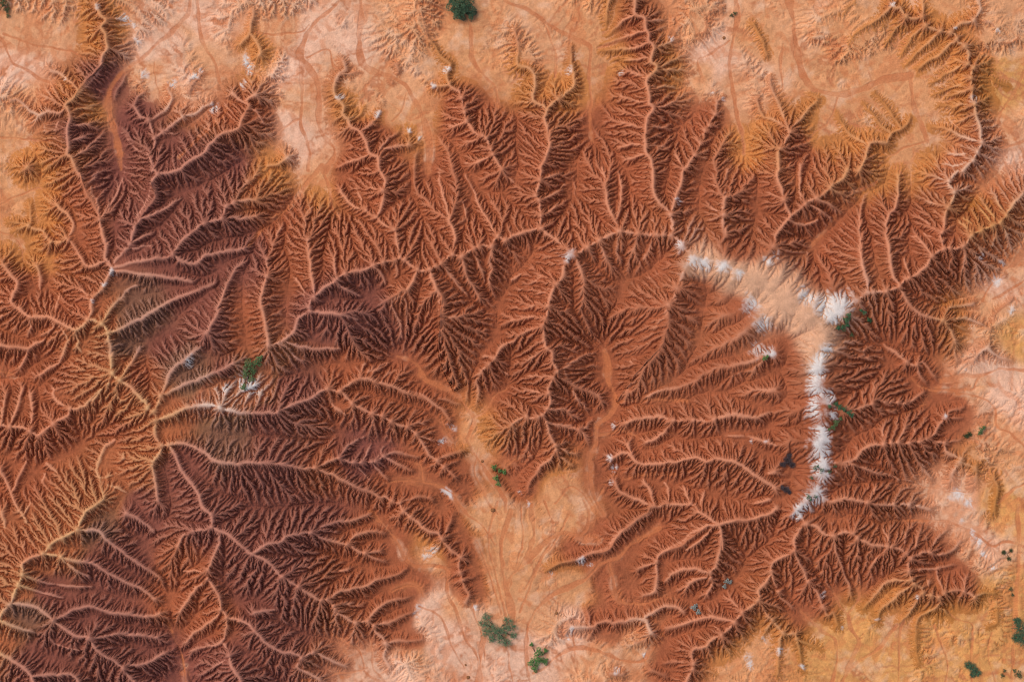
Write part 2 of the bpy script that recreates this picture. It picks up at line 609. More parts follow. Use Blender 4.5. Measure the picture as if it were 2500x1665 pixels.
# Survey of the dry washes: width, then x y pairs.
WASHES = """
T 0 0
10 175 -8 172 10 160 25 145 38 130 52 115 62 103 75 98 88 99 105 104 120 108 140 110 157
8 180 -8 183 28 190 45 198 60 200 75 208 90 208 100 200 110 190 120 180 130 165 145
7 -8 30 0 38 8 55 20 63 35 72 48 77
6 -8 124 0 125 30 128 45 128 55 125
4 141 57 141 70 145 85
4 0 30 30 40 60 45 80 52
T 0 1
5 -8 33 0 30 15 22 30 17 45 15
4 -8 55 0 57 15 65 20 82 30 84 50 85
T 0 2
4 -8 28 0 28 15 34 25 42 35 34
T 0 3
5 170 157 168 145 165 130 158 115 150 95 146 80 148 65 155 50
T 1 0
15 96 -8 96 15 94 35 97 55 105 63 115 68 128 72 137 78 142 88 150 100 155 112 158 125 159 140 158 157
13 84 -8 65 10 52 22 45 33 40 47 42 55 50 65 55 75 57 95 58 115 62 125 70 135 70 145 62 157
8 41 55 41 75 40 100 41 115 45 125 48 140 47 157
5 40 108 25 116 15 124 0 130
5 46 52 66 45 70 60
8 196 -8 196 20 198 40 200 55 210 68 220 80 222 95 222 105
5 137 85 135 98 125 110
5 0 30 20 30 40 28 48 22
T 2 0
9 -6 0 0 3 15 8 30 18 45 28 60 35 72 41 73 55 71 70 72 90 71 110 73 125 76 130
5 30 18 36 35 40 48 40 70
11 208 -8 207 20 203 40 201 60 204 80 207 95 208 110 213 125 213 140
6 200 37 180 51 172 55 175 70
6 80 43 100 36 118 26
T 3 0
14 20 -8 22 0 25 20 27 38 30 55 35 72 45 82 65 87 85 82 100 75 118 70 132 68
10 132 68 133 80 136 95 142 110 148 125 150 130
7 65 88 62 100 55 113 45 122 38 130
6 148 130 130 135 115 142 105 150 100 157
5 15 40 12 60 15 80 22 95
6 240 128 215 138 200 148 192 160
6 240 60 225 90 212 110 205 125
T 1 1
8 60 -5 45 12 38 25 28 35 15 45 0 60 -6 70
5 62 5 68 18 70 35 78 42
T 3 1
7 103 0 100 12 85 18 75 22 70 32 62 44 52 56 38 70
5 103 8 97 17 90 25 88 30
6 122 0 128 12 131 22 128 32 121 40 118 55
5 196 -5 195 5 188 18 180 30 172 38
8 240 60 225 80 215 95 205 110 200 120
8 240 100 225 110 210 118
T 3 2
9 240 27 215 25 198 32 180 33 160 37
6 198 32 192 40 190 45 170 45 145 44 135 36 125 30 110 25
5 240 100 225 85 212 78 210 62 195 52 175 48
4 150 50 140 62 120 68 100 72
4 185 140 170 139 145 135 125 132 95 134 85 130
8 240 130 225 140 215 150
T 3 3
6 240 35 222 28 210 33 200 27 185 18 165 10 140 9 115 8
9 232 -5 233 30 231 70 230 100 228 130 226 160
8 68 162 75 145 82 130 85 118 77 107 76 97 68 88 62 75 57 62 48 55 42 45
7 76 95 85 82 86 70 82 62
7 72 150 85 138 100 130 110 118 120 105
7 58 162 65 140 62 120 50 110 40 100 30 92
5 122 162 122 130 123 110 127 100
5 190 162 190 125 190 105 175 100 168 92
5 165 162 168 140 160 120 155 105
5 212 162 205 130 208 112
T 2 3
13 -5 68 0 60 10 50 20 40 30 30 45 21 62 25 80 26
11 18 -5 18 0 20 20 15 40
6 62 24 68 15 70 0 66 -10
9 17 162 13 130 16 105 22 93 30 83 40 76 55 70 68 62 78 52 88 46 98 43 108 32 120 25 135 15
6 91 48 93 60 94 72 100 82 110 86 125 85 140 78 155 85 168 92
8 20 150 30 145 45 132 58 127 75 128 90 133 110 140 122 138 130 125 137 115
4 58 127 57 115
4 183 75 195 68 200 60 197 48
6 0 157 -5 120 -8 100
T 1 3
7 204 162 203 135 195 123 188 105 183 90 177 80 175 55 165 50 150 50 140 47 130 30 122 18 112 8 105 0
14 235 0 228 20 225 35 228 60 235 90 238 110
6 195 5 210 15 220 30
13 205 160 206 140 208 125 215 110
6 40 156 60 155 75 150 97 146 95 130 85 122 75 117 60 105
5 120 162 115 155 108 145 105 120
5 150 88 170 100 180 125 190 145
4 125 74 140 69 150 72 153 80
8 97 146 108 155 120 160
T 1 2
10 130 14 142 17 150 25 155 35 170 42 183 48 190 58 200 72 197 85 195 95 203 108 210 118 218 130 228 145 230 157
6 203 70 210 65 220 50 228 45 238 38
5 183 48 182 35 190 20
4 182 95 178 90 173 80 170 70
6 195 162 185 150 178 140 165 133 153 130 152 120 150 108
3 153 130 130 130 110 132
T 2 2
11 84 160 75 140 72 120 73 108 78 95 78 82 82 75 92 68 97 56 93 45 88 35 87 20 85 10
6 97 55 110 55 125 54 160 55
6 80 88 92 85 105 83 118 92 125 98 140 95
6 78 148 83 140 92 125 105 128 120 124 150 122
6 -5 115 10 107 20 104
5 40 150 55 135 66 142 74 155
T 2 3
6 30 -8 38 15 30 40 12 72
5 52 4 42 24 24 52 8 92
4 8 -5 10 25 4 50 -3 75
T 1 3
6 222 -8 214 28 222 66 232 104
5 203 28 214 58 226 95
4 190 62 200 90 208 118 211 140
T 1 2
5 205 100 200 118 206 135 214 150 222 160
"""
# ---------------------------------------------------------------- terrain
PX = 0.052            # metres of ground to one survey unit
TAN = 0.82           # slope of the badland faces
UPLAND = [(1150, 810, 110, 35), (1130, 720, 160, 55), (1480, 730, 190, 65), (1720, 860, 220, 40), (450, 560, 220, 40), (500, 830, 220, 75), (600, 1080, 220, 70),
          (560, 1300, 200, 60), (250, 1480, 240, 55), (180, 980, 170, 50), (880, 740, 150, 55), (700, 620, 140, 35), (2080, 950, 140, 30), (2130, 600, 150, 30),
          (720, 1480, 150, 35), (1800, 1080, 150, 35), (1120, 440, 90, 20), (1340, 420, 90, 20), (1560, 450, 100, 20), (1750, 480, 100, 20), (1560, 1090, 130, 25), (1700, 1420, 130, 30), (2120, 1330, 120, 20)]
FLATTOP = [(1720, 645, 60, 40), (1840, 690, 80, 70), (1930, 750, 80, 70), (1985, 830, 60, 45), (1985, 950, 70, 38), (1990, 1080, 70, 42), (1970, 1200, 60, 30), (2050, 740, 45, 40), (1388, 622, 30, 18),
           (2360, 1220, 60, 20), (1720, 860, 200, 13), (1500, 740, 130, 8), (1180, 720, 110, 5), (500, 850, 200, 6)]

def parse(text, nlead):
    out = []; ox = oy = 0.0
    for ln in text.strip().splitlines():
        t = ln.split()
        if t[0] == 'T':
            ox = 625.0*int(t[1]); oy = (0.0, 416.0, 832.0, 1249.0)[int(t[2])]
            continue
        v = [float(q) for q in t]
        p = np.array(v[nlead:]).reshape(-1, 2)*2.654
        p[:, 0] += ox; p[:, 1] += oy
        out.append((v[:nlead], p))
    return out

def resample(p, step):
    # smooth polyline through the points (Catmull-Rom), evenly spaced
    q = np.vstack([2*p[0]-p[1], p, 2*p[-1]-p[-2]])
    res = []
    for i in range(1, len(q)-2):
        n = max(2, int(np.hypot(*(q[i+1]-q[i]))/step)+1)
        t = np.linspace(0, 1, n, endpoint=False)[:, None]
        a, b, c, d = q[i-1], q[i], q[i+1], q[i+2]
        res.append(0.5*((2*b)+(c-a)*t+(2*a-5*b+4*c-d)*t*t+(3*b-a-3*c+d)*t**3))
    res.append(p[-1:])
    return np.vstack(res)

def vnoise(X, Y, cell, seed):
    # smooth value noise at arbitrary points
    r = np.random.default_rng(seed)
    T = r.random((256, 256)).astype(np.float32)
    u = X/cell; v = Y/cell
    iu = np.floor(u).astype(np.int32); iv = np.floor(v).astype(np.int32)
    fu = (u-iu).astype(np.float32); fv = (v-iv).astype(np.float32)
    fu = fu*fu*(3-2*fu); fv = fv*fv*(3-2*fv)
    iu &= 255; iv &= 255; iu1 = (iu+1) & 255; iv1 = (iv+1) & 255
    a = T[iv, iu]; b = T[iv, iu1]; c = T[iv1, iu]; d = T[iv1, iu1]
    return (a+(b-a)*fu+(c-a)*fv+(a-b-c+d)*fu*fv)*2-1

def fbm(X, Y, cell, seed, octv=4, gain=0.5):
    s = 0; a = 1.0; t = 0
    for k in range(octv):
        s = s+a*vnoise(X+37.3*k, Y-11.7*k, cell/2**k, seed+k); t += a; a *= gain
    return s/t

def blur(A, r, n=2):
    # box blur, n passes
    for _ in range(n):
        for ax in (0, 1):
            k = int(r)
            P = np.concatenate([np.repeat(A.take([0], ax), k+1, ax), A, np.repeat(A.take([-1], ax), k, ax)], ax)
            C = np.cumsum(P, ax, dtype=np.float64)
            m = A.shape[ax]
            A = ((C.take(range(2*k+1, 2*k+1+m), ax)-C.take(range(0, m), ax))/(2*k+1)).astype(np.float32)
    return A

def fall(d):
    # how far a face has dropped at distance d from its crest: steep at the top, easing below
    return 0.70*d+7.5*(1-np.exp(-d/25.0))

def flood(seeds, sw, X, Y, x0, y0, g, prof):
    # best crest for every point: the one whose face stands highest there (jump flooding)
    H, W = X.shape
    idx = np.full((H, W), -1, np.int32)
    ci = np.clip(np.round((seeds[:, 0]-x0)/g).astype(int), 0, W-1)
    ri = np.clip(np.round((seeds[:, 1]-y0)/g).astype(int), 0, H-1)
    o = np.argsort(sw)
    idx[ri[o], ci[o]] = o
    sx = seeds[:, 0].astype(np.float32); sy = seeds[:, 1].astype(np.float32); sw = sw.astype(np.float32)
    def score(i, a, b):
        ii = np.maximum(i, 0)
        return np.where(i >= 0, sw[ii]-prof(np.hypot(sx[ii]-X[a, b], sy[ii]-Y[a, b]), a, b), -1e9).astype(np.float32)
    al = slice(None)
    val = score(idx, al, al)
    st = 1
    while st < max(H, W)//6: st *= 2
    steps = []
    while st >= 1: steps.append(st); st //= 2
    steps += [2, 1]
    for st in steps:
        for dy in (-st, 0, st):
            for dx in (-st, 0, st):
                if dx == 0 and dy == 0: continue
                a = slice(max(0, dy), H+min(0, dy)); b = slice(max(0, dx), W+min(0, dx))
                a2 = slice(max(0, -dy), H+min(0, -dy)); b2 = slice(max(0, -dx), W+min(0, -dx))
                c = idx[a2, b2]
                m = (c != idx[a, b]) & (c >= 0)
                if not m.any(): continue
                s = score(c, a, b)
                m = s > val[a, b]
                val[a, b] = np.where(m, s, val[a, b]); idx[a, b] = np.where(m, c, idx[a, b])
    ii = np.maximum(idx, 0)
    return idx, val, np.hypot(sx[ii]-X, sy[ii]-Y)

OFF = [(0, 1), (1, 1), (1, 0), (1, -1), (0, -1), (-1, -1), (-1, 0), (-1, 1)]     # row, column steps by compass octant

def erode(h, A, Kmap, steps, K, m, diff, area_it=8, seed=5, soft=1, amax=1e9, bed=None, a0=2.5):
    # water leaves each cell along its true downhill bearing (random pick between the two nearest neighbours, so
    # that gullies do not follow the grid); the bed is cut towards the cell below in proportion to the square root of the flow
    H, W = h.shape; N = H*W
    r = np.random.default_rng(seed)
    base = np.arange(N, dtype=np.int64).reshape(H, W)
    RN = r.random((H, W), dtype=np.float32)
    dstep = np.array([dy*W+dx for dy, dx in OFF], np.int64)
    for it in range(steps):
        s = blur(h, soft, 1) if soft else h
        hp = np.pad(s, 1, mode='edge')
        gx = hp[1:-1, :-2]-hp[1:-1, 2:]; gy = hp[:-2, 1:-1]-hp[2:, 1:-1]
        th = np.arctan2(gy, gx)/(np.pi/4)
        k = np.floor(th).astype(np.int64); f = th-k
        # a diagonal step goes sqrt2 as far, so it is taken less often
        odd = (k & 1) == 1
        ta = np.tan(np.clip(np.where(odd, 1-f, f), 0, 1)*np.pi/4)
        pick_diag = RN < ta
        k2 = np.where(odd, np.where(pick_diag, k, k+1), np.where(pick_diag, k+1, k)) & 7
        rec = base+dstep[k2]
        rec[0] = base[0]; rec[-1] = base[-1]; rec[:, 0] = base[:, 0]; rec[:, -1] = base[:, -1]
        hf = h.ravel(); rf = rec.ravel()
        bad = np.nonzero(hf[rf] >= hf)[0]
        if len(bad):
            yy = bad//W; xx = bad % W
            best = hf[bad].copy(); low = np.full(len(bad), 1e9, np.float32); rb = bad.copy()
            for dy, dx in OFF:
                n_ = np.clip(yy+dy, 0, H-1)*W+np.clip(xx+dx, 0, W-1)
                v = hf[n_]; low = np.where(n_ != bad, np.minimum(low, v), low)
                mk = v < best
                best = np.where(mk, v, best); rb = np.where(mk, n_, rb)
            rf[bad] = rb
            pit = rb == bad
        own = rf == np.arange(N)
        for _ in range(area_it):
            B = np.bincount(rf, weights=np.where(own, 0, A.ravel()), minlength=N).astype(np.float32)
            A = (1.0+B).reshape(H, W)
        F = K*Kmap*np.maximum(np.minimum(A, amax)**m-a0**m, 0)
        h = (h+F*hf[rf].reshape(H, W))/(1+F)
        if len(bad) and pit.any():
            hh_ = h.ravel(); pb = bad[pit]; hh_[pb] = np.maximum(hh_[pb], low[pit]+0.01)
        if bed is not None: h = np.maximum(h, bed)
        if diff:
            hp = np.pad(h, 1, mode='edge')
            h = h+diff*(hp[:-2, 1:-1]+hp[2:, 1:-1]+hp[1:-1, :-2]+hp[1:-1, 2:]-4*h)
    return h.astype(np.float32), A

def drain(h):
    # closed hollows are opened along the lowest way out (priority flood, then a graded cut)
    H, W = h.shape; z = h.astype(float).copy(); done = np.zeros((H, W), bool); par = np.full(H*W, -1); q = []; order = []
    for i in range(H):
        for j in (0, W-1): q.append((z[i, j], i, j)); done[i, j] = True
    for j in range(1, W-1):
        for i in (0, H-1): q.append((z[i, j], i, j)); done[i, j] = True
    heapq.heapify(q); f = z.copy()
    while q:
        t, i, j = heapq.heappop(q); order.append(i*W+j)
        for dy, dx in OFF:
            a, b = i+dy, j+dx
            if 0 <= a < H and 0 <= b < W and not done[a, b]:
                done[a, b] = True; par[a*W+b] = i*W+j; f[a, b] = max(z[a, b], t); heapq.heappush(q, (f[a, b], a, b))
    zf = z.ravel(); cut = np.zeros(H*W, bool)
    for c in np.argsort(zf):
        p = par[c]
        if p >= 0 and zf[p] >= zf[c]-0.02 and f.ravel()[c] > zf[c]+0.8:
            lv = zf[c]; p0 = p; deep = 0.0
            while p0 >= 0 and zf[p0] > lv-0.02:
                deep = max(deep, zf[p0]-lv); p0 = par[p0]
            if deep > 9.0: continue
            while p >= 0 and zf[p] > lv-0.02:
                zf[p] = lv-0.02; cut[p] = True; lv = zf[p]; p = par[p]
    return zf.reshape(H, W).astype(np.float32), cut.reshape(H, W)

def up2(a, shape):
    # bilinear resize
    H, W = a.shape; h2, w2 = shape
    y = np.linspace(0, H-1, h2); x = np.linspace(0, W-1, w2)
    iy = np.minimum(y.astype(int), H-2); ix = np.minimum(x.astype(int), W-2)
    fy = (y-iy)[:, None].astype(np.float32); fx = (x-ix)[None].astype(np.float32)
    r0 = a[iy]; r1 = a[iy+1]
    r = r0+(r1-r0)*fy
    return r[:, ix]+(r[:, ix+1]-r[:, ix])*fx

def build_terrain(g=1.5, mar=100):
    x0 = -mar; y0 = -mar
    W = int((2500+2*mar)/g)+1; H = int((1665+2*mar)/g)+1
    X, Y = np.meshgrid((x0+g*np.arange(W)).astype(np.float32), (y0+g*np.arange(H)).astype(np.float32))
    R = parse(RIDGES, 2); C = parse(WASHES, 1)
    lines = []
    for (w0, w1), p in R:
        q = resample(p, 2.0)
        L = np.r_[0, np.cumsum(np.hypot(*np.diff(q, axis=0).T))]
        w = w0+(w1-w0)*(L/L[-1])**1.1
        tt = np.clip((w-16)/40, 0, 1); w = np.minimum(w, 60)*(0.74+0.66*tt*tt*(3-2*tt))+0.6*np.maximum(w-60, 0)
        lines.append([q, w, L])
    # a spur starts at the height of the crest it leaves
    snapped = [False]*len(lines)
    for k, (q, w, L) in enumerate(lines):
        for end in (0, -1):
            bd = 1e9; bw = 0; bp = None
            for j, (q2, w2, L2) in enumerate(lines):
                if j == k: continue
                d = np.hypot(q2[:, 0]-q[end, 0], q2[:, 1]-q[end, 1]); i = d.argmin()
                if d[i] < bd: bd, bw, bp = d[i], w2[i], q2[i]
            if end == 0 and bd < 24: snapped[k] = True
            if bd < (24 if end == 0 else 10) and (bw > w[end] or end == 0):
                t = np.clip(1-(L if end == 0 else L[-1]-L)/(0.55*L[-1]+20), 0, 1)
                w += (bw-w[end])*t**1.4
                q += (bp-q[end])[None]*(np.clip(1-(L if end == 0 else L[-1]-L)/40.0, 0, 1)[:, None])
    # a spur stands proud of the faces it runs down
    for rnd in range(2):
        oth = np.vstack([np.c_[l[0][::3], l[1][::3], np.full(len(l[0][::3]), k)] for k, l in enumerate(lines)]).astype(np.float32)
        for k, (q, w, L) in enumerate(lines):
            near = oth[(oth[:, 3] != k) & (oth[:, 0] > q[:, 0].min()-160) & (oth[:, 0] < q[:, 0].max()+160) & (oth[:, 1] > q[:, 1].min()-160) & (oth[:, 1] < q[:, 1].max()+160)]
            if not len(near) or not snapped[k]: continue
            ho = (near[None, :, 2]-fall(np.hypot(q[:, None, 0]-near[None, :, 0], q[:, None, 1]-near[None, :, 1]))).max(1)
            m = np.minimum(6.0, 0.15*L)*np.clip((L[-1]-L)/25.0, 0.2, 1)
            lines[k][1] = np.maximum(w, ho+m)
    seeds = np.vstack([l[0] for l in lines]); sw = np.concatenate([l[1] for l in lines])
    # ground that stands higher as a whole: the floors between the crests lie above the plains
    for bx, by, br, ba in UPLAND:
        sw = sw+0.8*ba*np.exp(-((seeds[:, 0]-bx)**2+(seeds[:, 1]-by)**2)/(br*br))
    # knobbly crest heights
    sw = sw*(1+0.02*vnoise(seeds[:, 0], seeds[:, 1], 60, 3))
    WX = X+4*fbm(X, Y, 60, 21, 3)+2.0*vnoise(X, Y, 17, 91); WY = Y+4*fbm(X, Y, 60, 31, 3)+2.0*vnoise(X, Y, 17, 92)
    slope = (1+0.18*fbm(X, Y, 140, 41, 3)).astype(np.float32)
    flat = np.full(X.shape, 2.0, np.float32)
    for bx, by, br, ba in FLATTOP:
        flat = flat+ba*np.exp(-((X-bx)**2+(Y-by)**2)/(br*br))
    idx, cone, dr = flood(seeds, sw, WX, WY, x0, y0, g, lambda d, a, b: fall(np.sqrt(d*d+flat[a, b]**2)-flat[a, b])*slope[a, b])
    cw = sw[np.maximum(idx, 0)].astype(np.float32)
    # washes
    wl = [resample(p, 3.0) for _, p in C]
    ws = np.vstack(wl); ww = np.concatenate([np.full(len(a), c[0][0]) for a, c in zip(wl, C)])
    it_, _, dw = flood(ws, np.zeros(len(ws)), WX, WY, x0, y0, g, lambda d, a, b: d)
    wnom = ww.copy()
    ww = ww*(1+0.55*vnoise(ws[:, 0], ws[:, 1], 45, 17)+0.3*vnoise(ws[:, 0], ws[:, 1], 16, 18))
    iw, vw, dww = flood(ws, ww*0.5, WX, WY, x0, y0, g, lambda d, a, b: d)
    wwn = ww[np.maximum(iw, 0)].astype(np.float32)
    beach = np.clip((vw+0.55*np.maximum(wwn-4, 0)+4*fbm(X, Y, 22, 421, 3))/5.0, 0, 1)      # sand beside the larger washes
    wash = np.clip(vw/2.0+0.5, 0, 1)         # 1 inside a wash
    # threads of drainage run down the flats into the washes
    tg = (it_*3.0).astype(np.float32)+5*fbm(X, Y, 30, 401, 3)
    thread = 0.6*vnoise(tg, dw+900, 13, 411)+0.4*vnoise(tg, dw*0.35+500, 7, 415)+0.5*vnoise(tg, dw*0.5+100, 29, 417)
    thread = blur(thread.astype(np.float32), 1, 1)
    # and each main thread is a narrow channel of its own
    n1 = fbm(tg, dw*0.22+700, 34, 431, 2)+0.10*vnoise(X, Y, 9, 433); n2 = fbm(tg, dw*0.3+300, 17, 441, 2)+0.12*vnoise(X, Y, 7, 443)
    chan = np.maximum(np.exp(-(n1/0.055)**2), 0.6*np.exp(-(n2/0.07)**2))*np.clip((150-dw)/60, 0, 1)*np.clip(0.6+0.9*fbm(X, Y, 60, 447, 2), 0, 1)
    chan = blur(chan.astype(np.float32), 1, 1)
    # rugged where the beds are clay, gentle where they are sand
    b_ = BEDS.split(); cg = 12.0
    gx_ = np.arange(x0, x0+W*g+2*cg, cg, dtype=np.float32); gy_ = np.arange(y0, y0+H*g+2*cg, cg, dtype=np.float32)
    GX, GY = np.meshgrid(gx_, gy_); na = np.zeros(GX.shape, np.float32); nb_ = na.copy()
    RUG = {'R': 1.0, 'P': 1.0, 'V': 1.0, 'O': 0.6, 'K': 0.2, 'G': 0.4, 'S': 1.0, 'L': 0.15, 'C': 0.5}
    for q in range(0, len(b_), 3):
        w_ = 1.0/((GX-float(b_[q]))**2+(GY-float(b_[q+1]))**2+500)**2.5
        na += w_*RUG[b_[q+2]]; nb_ += w_
    rg = na/nb_
    rug = up2(rg, (int(rg.shape[0]*cg/g), int(rg.shape[1]*cg/g)))[:H, :W]
    quiet = np.clip((dw-5)/(60-30*rug), 0, 1)
    base = blur(0.15*np.minimum(dw, 140), 9, 3)+quiet*(6.5*fbm(X, Y, 70, 51, 4)+(1-0.7*rug)*(3.4*thread-2.8*chan)+11*(1-rug)*np.exp(-dr/60)-16*rug)+3*fbm(X, Y, 300, 61, 2)
    k = 9.0
    hh = np.clip(0.5+0.5*(cone-base)/k, 0, 1)
    h = base*(1-hh)+cone*hh+k*hh*(1-hh)
    # the larger washes keep their floors at the level of the plains
    big = wnom[np.maximum(iw, 0)] > 8.5
    cap = 3.0+0.85*np.maximum(-vw-0.5*np.maximum(wwn-4, 0), 0)
    h = np.where(big & (h > cap), cap+0.12*(h-cap), h)
    h = h-1.5*wash
    rock = np.clip((cone-base)/14+0.45, 0, 1)
    # ---- running water cuts the gullies: broad ones first, then the rills on their flanks
    h0 = h.copy()
    ext = np.clip(dr/6, 0.3, 1)*(0.5+0.5*np.maximum(rock, rug*quiet))/(1+np.maximum(flat-6, 0)/26)
    bed = h-(3.4+0.10*np.minimum(dr, 90))*ext*2.5*(0.75+0.5*(fbm(X, Y, 50, 141, 2)*0.5+0.5))
    soft_ = 0.25+(0.6+0.15*rug)*quiet
    arm = np.clip((dr+0.2)/2.6, 0.14, 1)*(soft_*2.2*(1-rock)+rock)/(1+np.maximum(flat-6, 0)/26)
    c4 = (slice(None, None, 4), slice(None, None, 4)); c2 = (slice(None, None, 2), slice(None, None, 2))
    h = h+2.6*fbm(X, Y, 46, 71, 3)*np.maximum(rock, 0.25+0.75*rug*quiet)*np.clip(dr/15, 0, 1)
    q = blur(h, 2, 1)[c4].copy()
    q, cut = drain(q)
    ka = np.clip((dr[c4]-2)/14, 0.03, 1)*(soft_+(1-soft_)*rock)[c4]
    q, Aq = erode(q, np.ones_like(q), np.where(cut, 1.0, ka), ER[0], ER[1], 0.5, 0.02, 8, seed=2, soft=0, amax=50, bed=np.where(cut, np.minimum(q-3, bed[c4]), bed[c4]))
    h = up2(q, h.shape)+(h-up2(blur(h, 2, 1)[c4], h.shape))
    h = h+1.3*fbm(X, Y, 15, 75, 2)*np.maximum(rock, 0.25+(0.45+0.3*rug)*quiet)
    q = blur(h, 1, 1)[c2].copy()
    q, Aq = erode(q, up2(Aq, q.shape)*4, arm[c2], ER[2], ER[3], 0.5, 0.02, 8, seed=4, soft=0, amax=70, bed=bed[c2]-2.0)
    h = up2(q, h.shape)+(h-up2(blur(h, 1, 1)[c2], h.shape))
    h = h+0.55*fbm(X, Y, 8, 81, 2)*np.maximum(rock, 0.25+(0.45+0.3*rug)*quiet)
    h, A = erode(h, up2(Aq, h.shape)*4, arm, ER[4], ER[5], 0.5, ER[6], 6, seed=3, soft=0, amax=90, bed=bed-3.0, a0=1.6)
    return dict(x0=x0, y0=y0, g=g, W=W, H=H, X=X, Y=Y, h=h, h0=h0, A=A, dr=dr, cw=cw, cone=cone, base=base, rock=rock, wash=wash, dw=dw, rug=rug, flat=flat, thread=thread, beach=beach, vw=vw, chan=chan)
ER = [10, 0.06, 24, 0.09, 11, 0.12, 0.0]
# ---------------------------------------------------------------- what the ground is made of
def lin(c):
    c = np.asarray(c, np.float32)/255.0
    return np.where(c <= 0.04045, c/12.92, ((c+0.055)/1.055)**2.4).astype(np.float32)
# clay of the faces, crust of the crests, sand of the flats
KIND = {'R': ((156, 85, 54), (214, 140, 104), (168, 96, 61)),
        'P': ((128, 72, 59), (202, 134, 108), (146, 86, 66)),
        'O': ((188, 118, 64), (210, 146, 98), (208, 142, 94)),
        'K': ((186, 114, 74), (220, 172, 140), (212, 148, 103)),
        'V': ((124, 82, 77), (202, 146, 120), (160, 108, 94)),
        'C': ((206, 152, 116), (230, 208, 186), (210, 158, 118)),
        'S': ((176, 108, 64), (220, 168, 116), (194, 128, 82)),
        'L': ((196, 132, 98), (226, 182, 154), (222, 170, 138)),
        'G': ((176, 110, 54), (208, 146, 88), (208, 144, 82))}
BEDS = """
60 60 K 60 250 K 200 250 O 250 60 O 60 400 O 260 190 P 450 80 K 420 200 K 480 150 K 350 170 K 330 300 P 430 400 P 250 450 P 190 300 P 100 500 O 60 600 O 120 560 O
130 420 O 200 480 R 200 560 R 330 560 P 480 500 P 560 400 P 620 280 R 640 120 O 700 60 K 720 250 K 660 420 O 760 380 K 850 150 K 870 250 O 1000 60 K 950 200 K 1000 280 O
900 350 R 860 420 R 1100 120 O 1150 280 R 1230 180 O 1330 100 K 1250 350 R 1380 200 O 1440 60 O 1500 150 O 1450 300 R 1560 100 R 1530 180 R 1600 280 R 1700 80 K 1720 180 K 1800 200 K
1640 150 O 1720 300 R 1850 100 O 1950 60 K 2050 120 O 2150 60 O 2250 60 O 2290 90 O 2300 200 O 2450 60 K 2450 200 G 2450 330 K 2200 320 O 2000 300 O 1950 360 R 1860 350 O 2100 420 O
2130 370 O 2250 380 O 2350 430 K 2420 450 K 2400 520 G 2450 650 K 2400 750 K 2480 830 G 2300 620 R 2240 700 R 2200 560 R 2100 560 R 2000 560 R 1900 560 R 1850 480 R 1700 450 R 1500 450 R 1300 450 R
1100 450 R 950 450 R 780 440 O 700 520 R 600 620 P 500 700 P 350 760 V 420 850 P 520 800 P 600 800 R 700 650 R 850 600 R 900 740 P 800 760 P 1000 680 R 1200 750 R 1150 650 R 1450 750 R
1350 850 R 1600 800 R 1700 700 R 1750 900 R 1900 1000 R 1700 1100 R 1500 1150 R 1400 1000 R 1250 900 R 1000 1000 R 850 950 R 700 950 P 550 1050 V 640 1030 P 450 1150 P 650 1150 P
800 1150 R 950 1200 R 700 1300 P 850 1350 R 950 1450 R 650 1500 P 500 1500 R 300 1350 P 200 1500 P 100 1600 P 350 1600 P 420 1480 R 440 1380 R 100 900 R 200 750 R 60 700 R 150 1050 R 60 1150 R
100 1350 R 300 1050 R 280 1150 R 340 930 R 370 1060 R 240 1290 V 60 1500 V 470 900 V 320 840 V 1150 1080 O 1200 1250 O 1350 1200 O 1400 1270 O 1290 1170 R 1050 1360 O 1100 1500 K 1000 1600 K
1300 1500 K 1400 1430 O 1250 1400 O 1290 1330 O 1450 1620 K 1550 1560 K 1480 1410 R 1500 1530 R 1650 1350 R 1750 1500 R 1850 1300 R 1650 1600 R 1800 1620 O 1900 1550 O 1950 1480 R 2000 1600 G 2100 1540 G
2200 1620 G 2300 1550 G 2400 1600 G 2450 1450 G 2200 1470 O 2150 1400 R 2000 1400 R 2250 1360 R 2330 1400 R 2100 1150 R 2050 1000 R 2150 850 R 2250 800 R 2250 950 R 2300 1050 R 2330 1000 R 2400 950 K
2450 1060 K 2430 1130 O 2350 1225 K 2450 1250 G 2390 1340 K 2320 770 O 1900 760 C 1840 700 C 1950 800 C 1790 668 C 1880 725 C 1985 780 C 1930 770 C 1720 645 C 1990 850 C 610 940 C 545 950 C 470 890 V 350 1250 P 120 1450 P 250 1400 P 600 1400 P 300 1560 P 560 1620 P 760 1260 P 500 1260 P 640 1210 P 880 1120 P 440 620 P 380 560 P 560 900 P
420 100 L 470 60 L 440 185 L 740 70 L 860 120 L 740 370 L 700 300 L 1050 1500 L 1090 1560 L 980 1620 L 1400 1530 L 1290 1600 L 2430 960 L 2470 1000 L 2420 900 L 2450 380 L 1740 120 L 1790 180 L 340 130 L 700 150 L 2400 1330 L 2350 1225 L 2440 680 L 30 180 L
255 800 S 300 920 S 335 985 S 375 1045 S 350 1105 S 275 1150 S 230 1215 S 195 1290 S 120 1335 S 60 1440 S 15 1515 S 1920 850 R 1900 900 R 1920 1060 R 1800 760 R 2070 900 R 2060 1080 R 1700 720 R 1620 640 R 1800 600 R 2000 680 R
1080 1290 R 1110 1350 R 1130 1430 R 960 1340 R 1000 1420 R 970 1500 R 1000 1570 R 1450 1510 R 1530 1500 R 1420 1345 R 1490 1305 R 1280 1140 R 1090 1090 R 1110 1160 R
"""
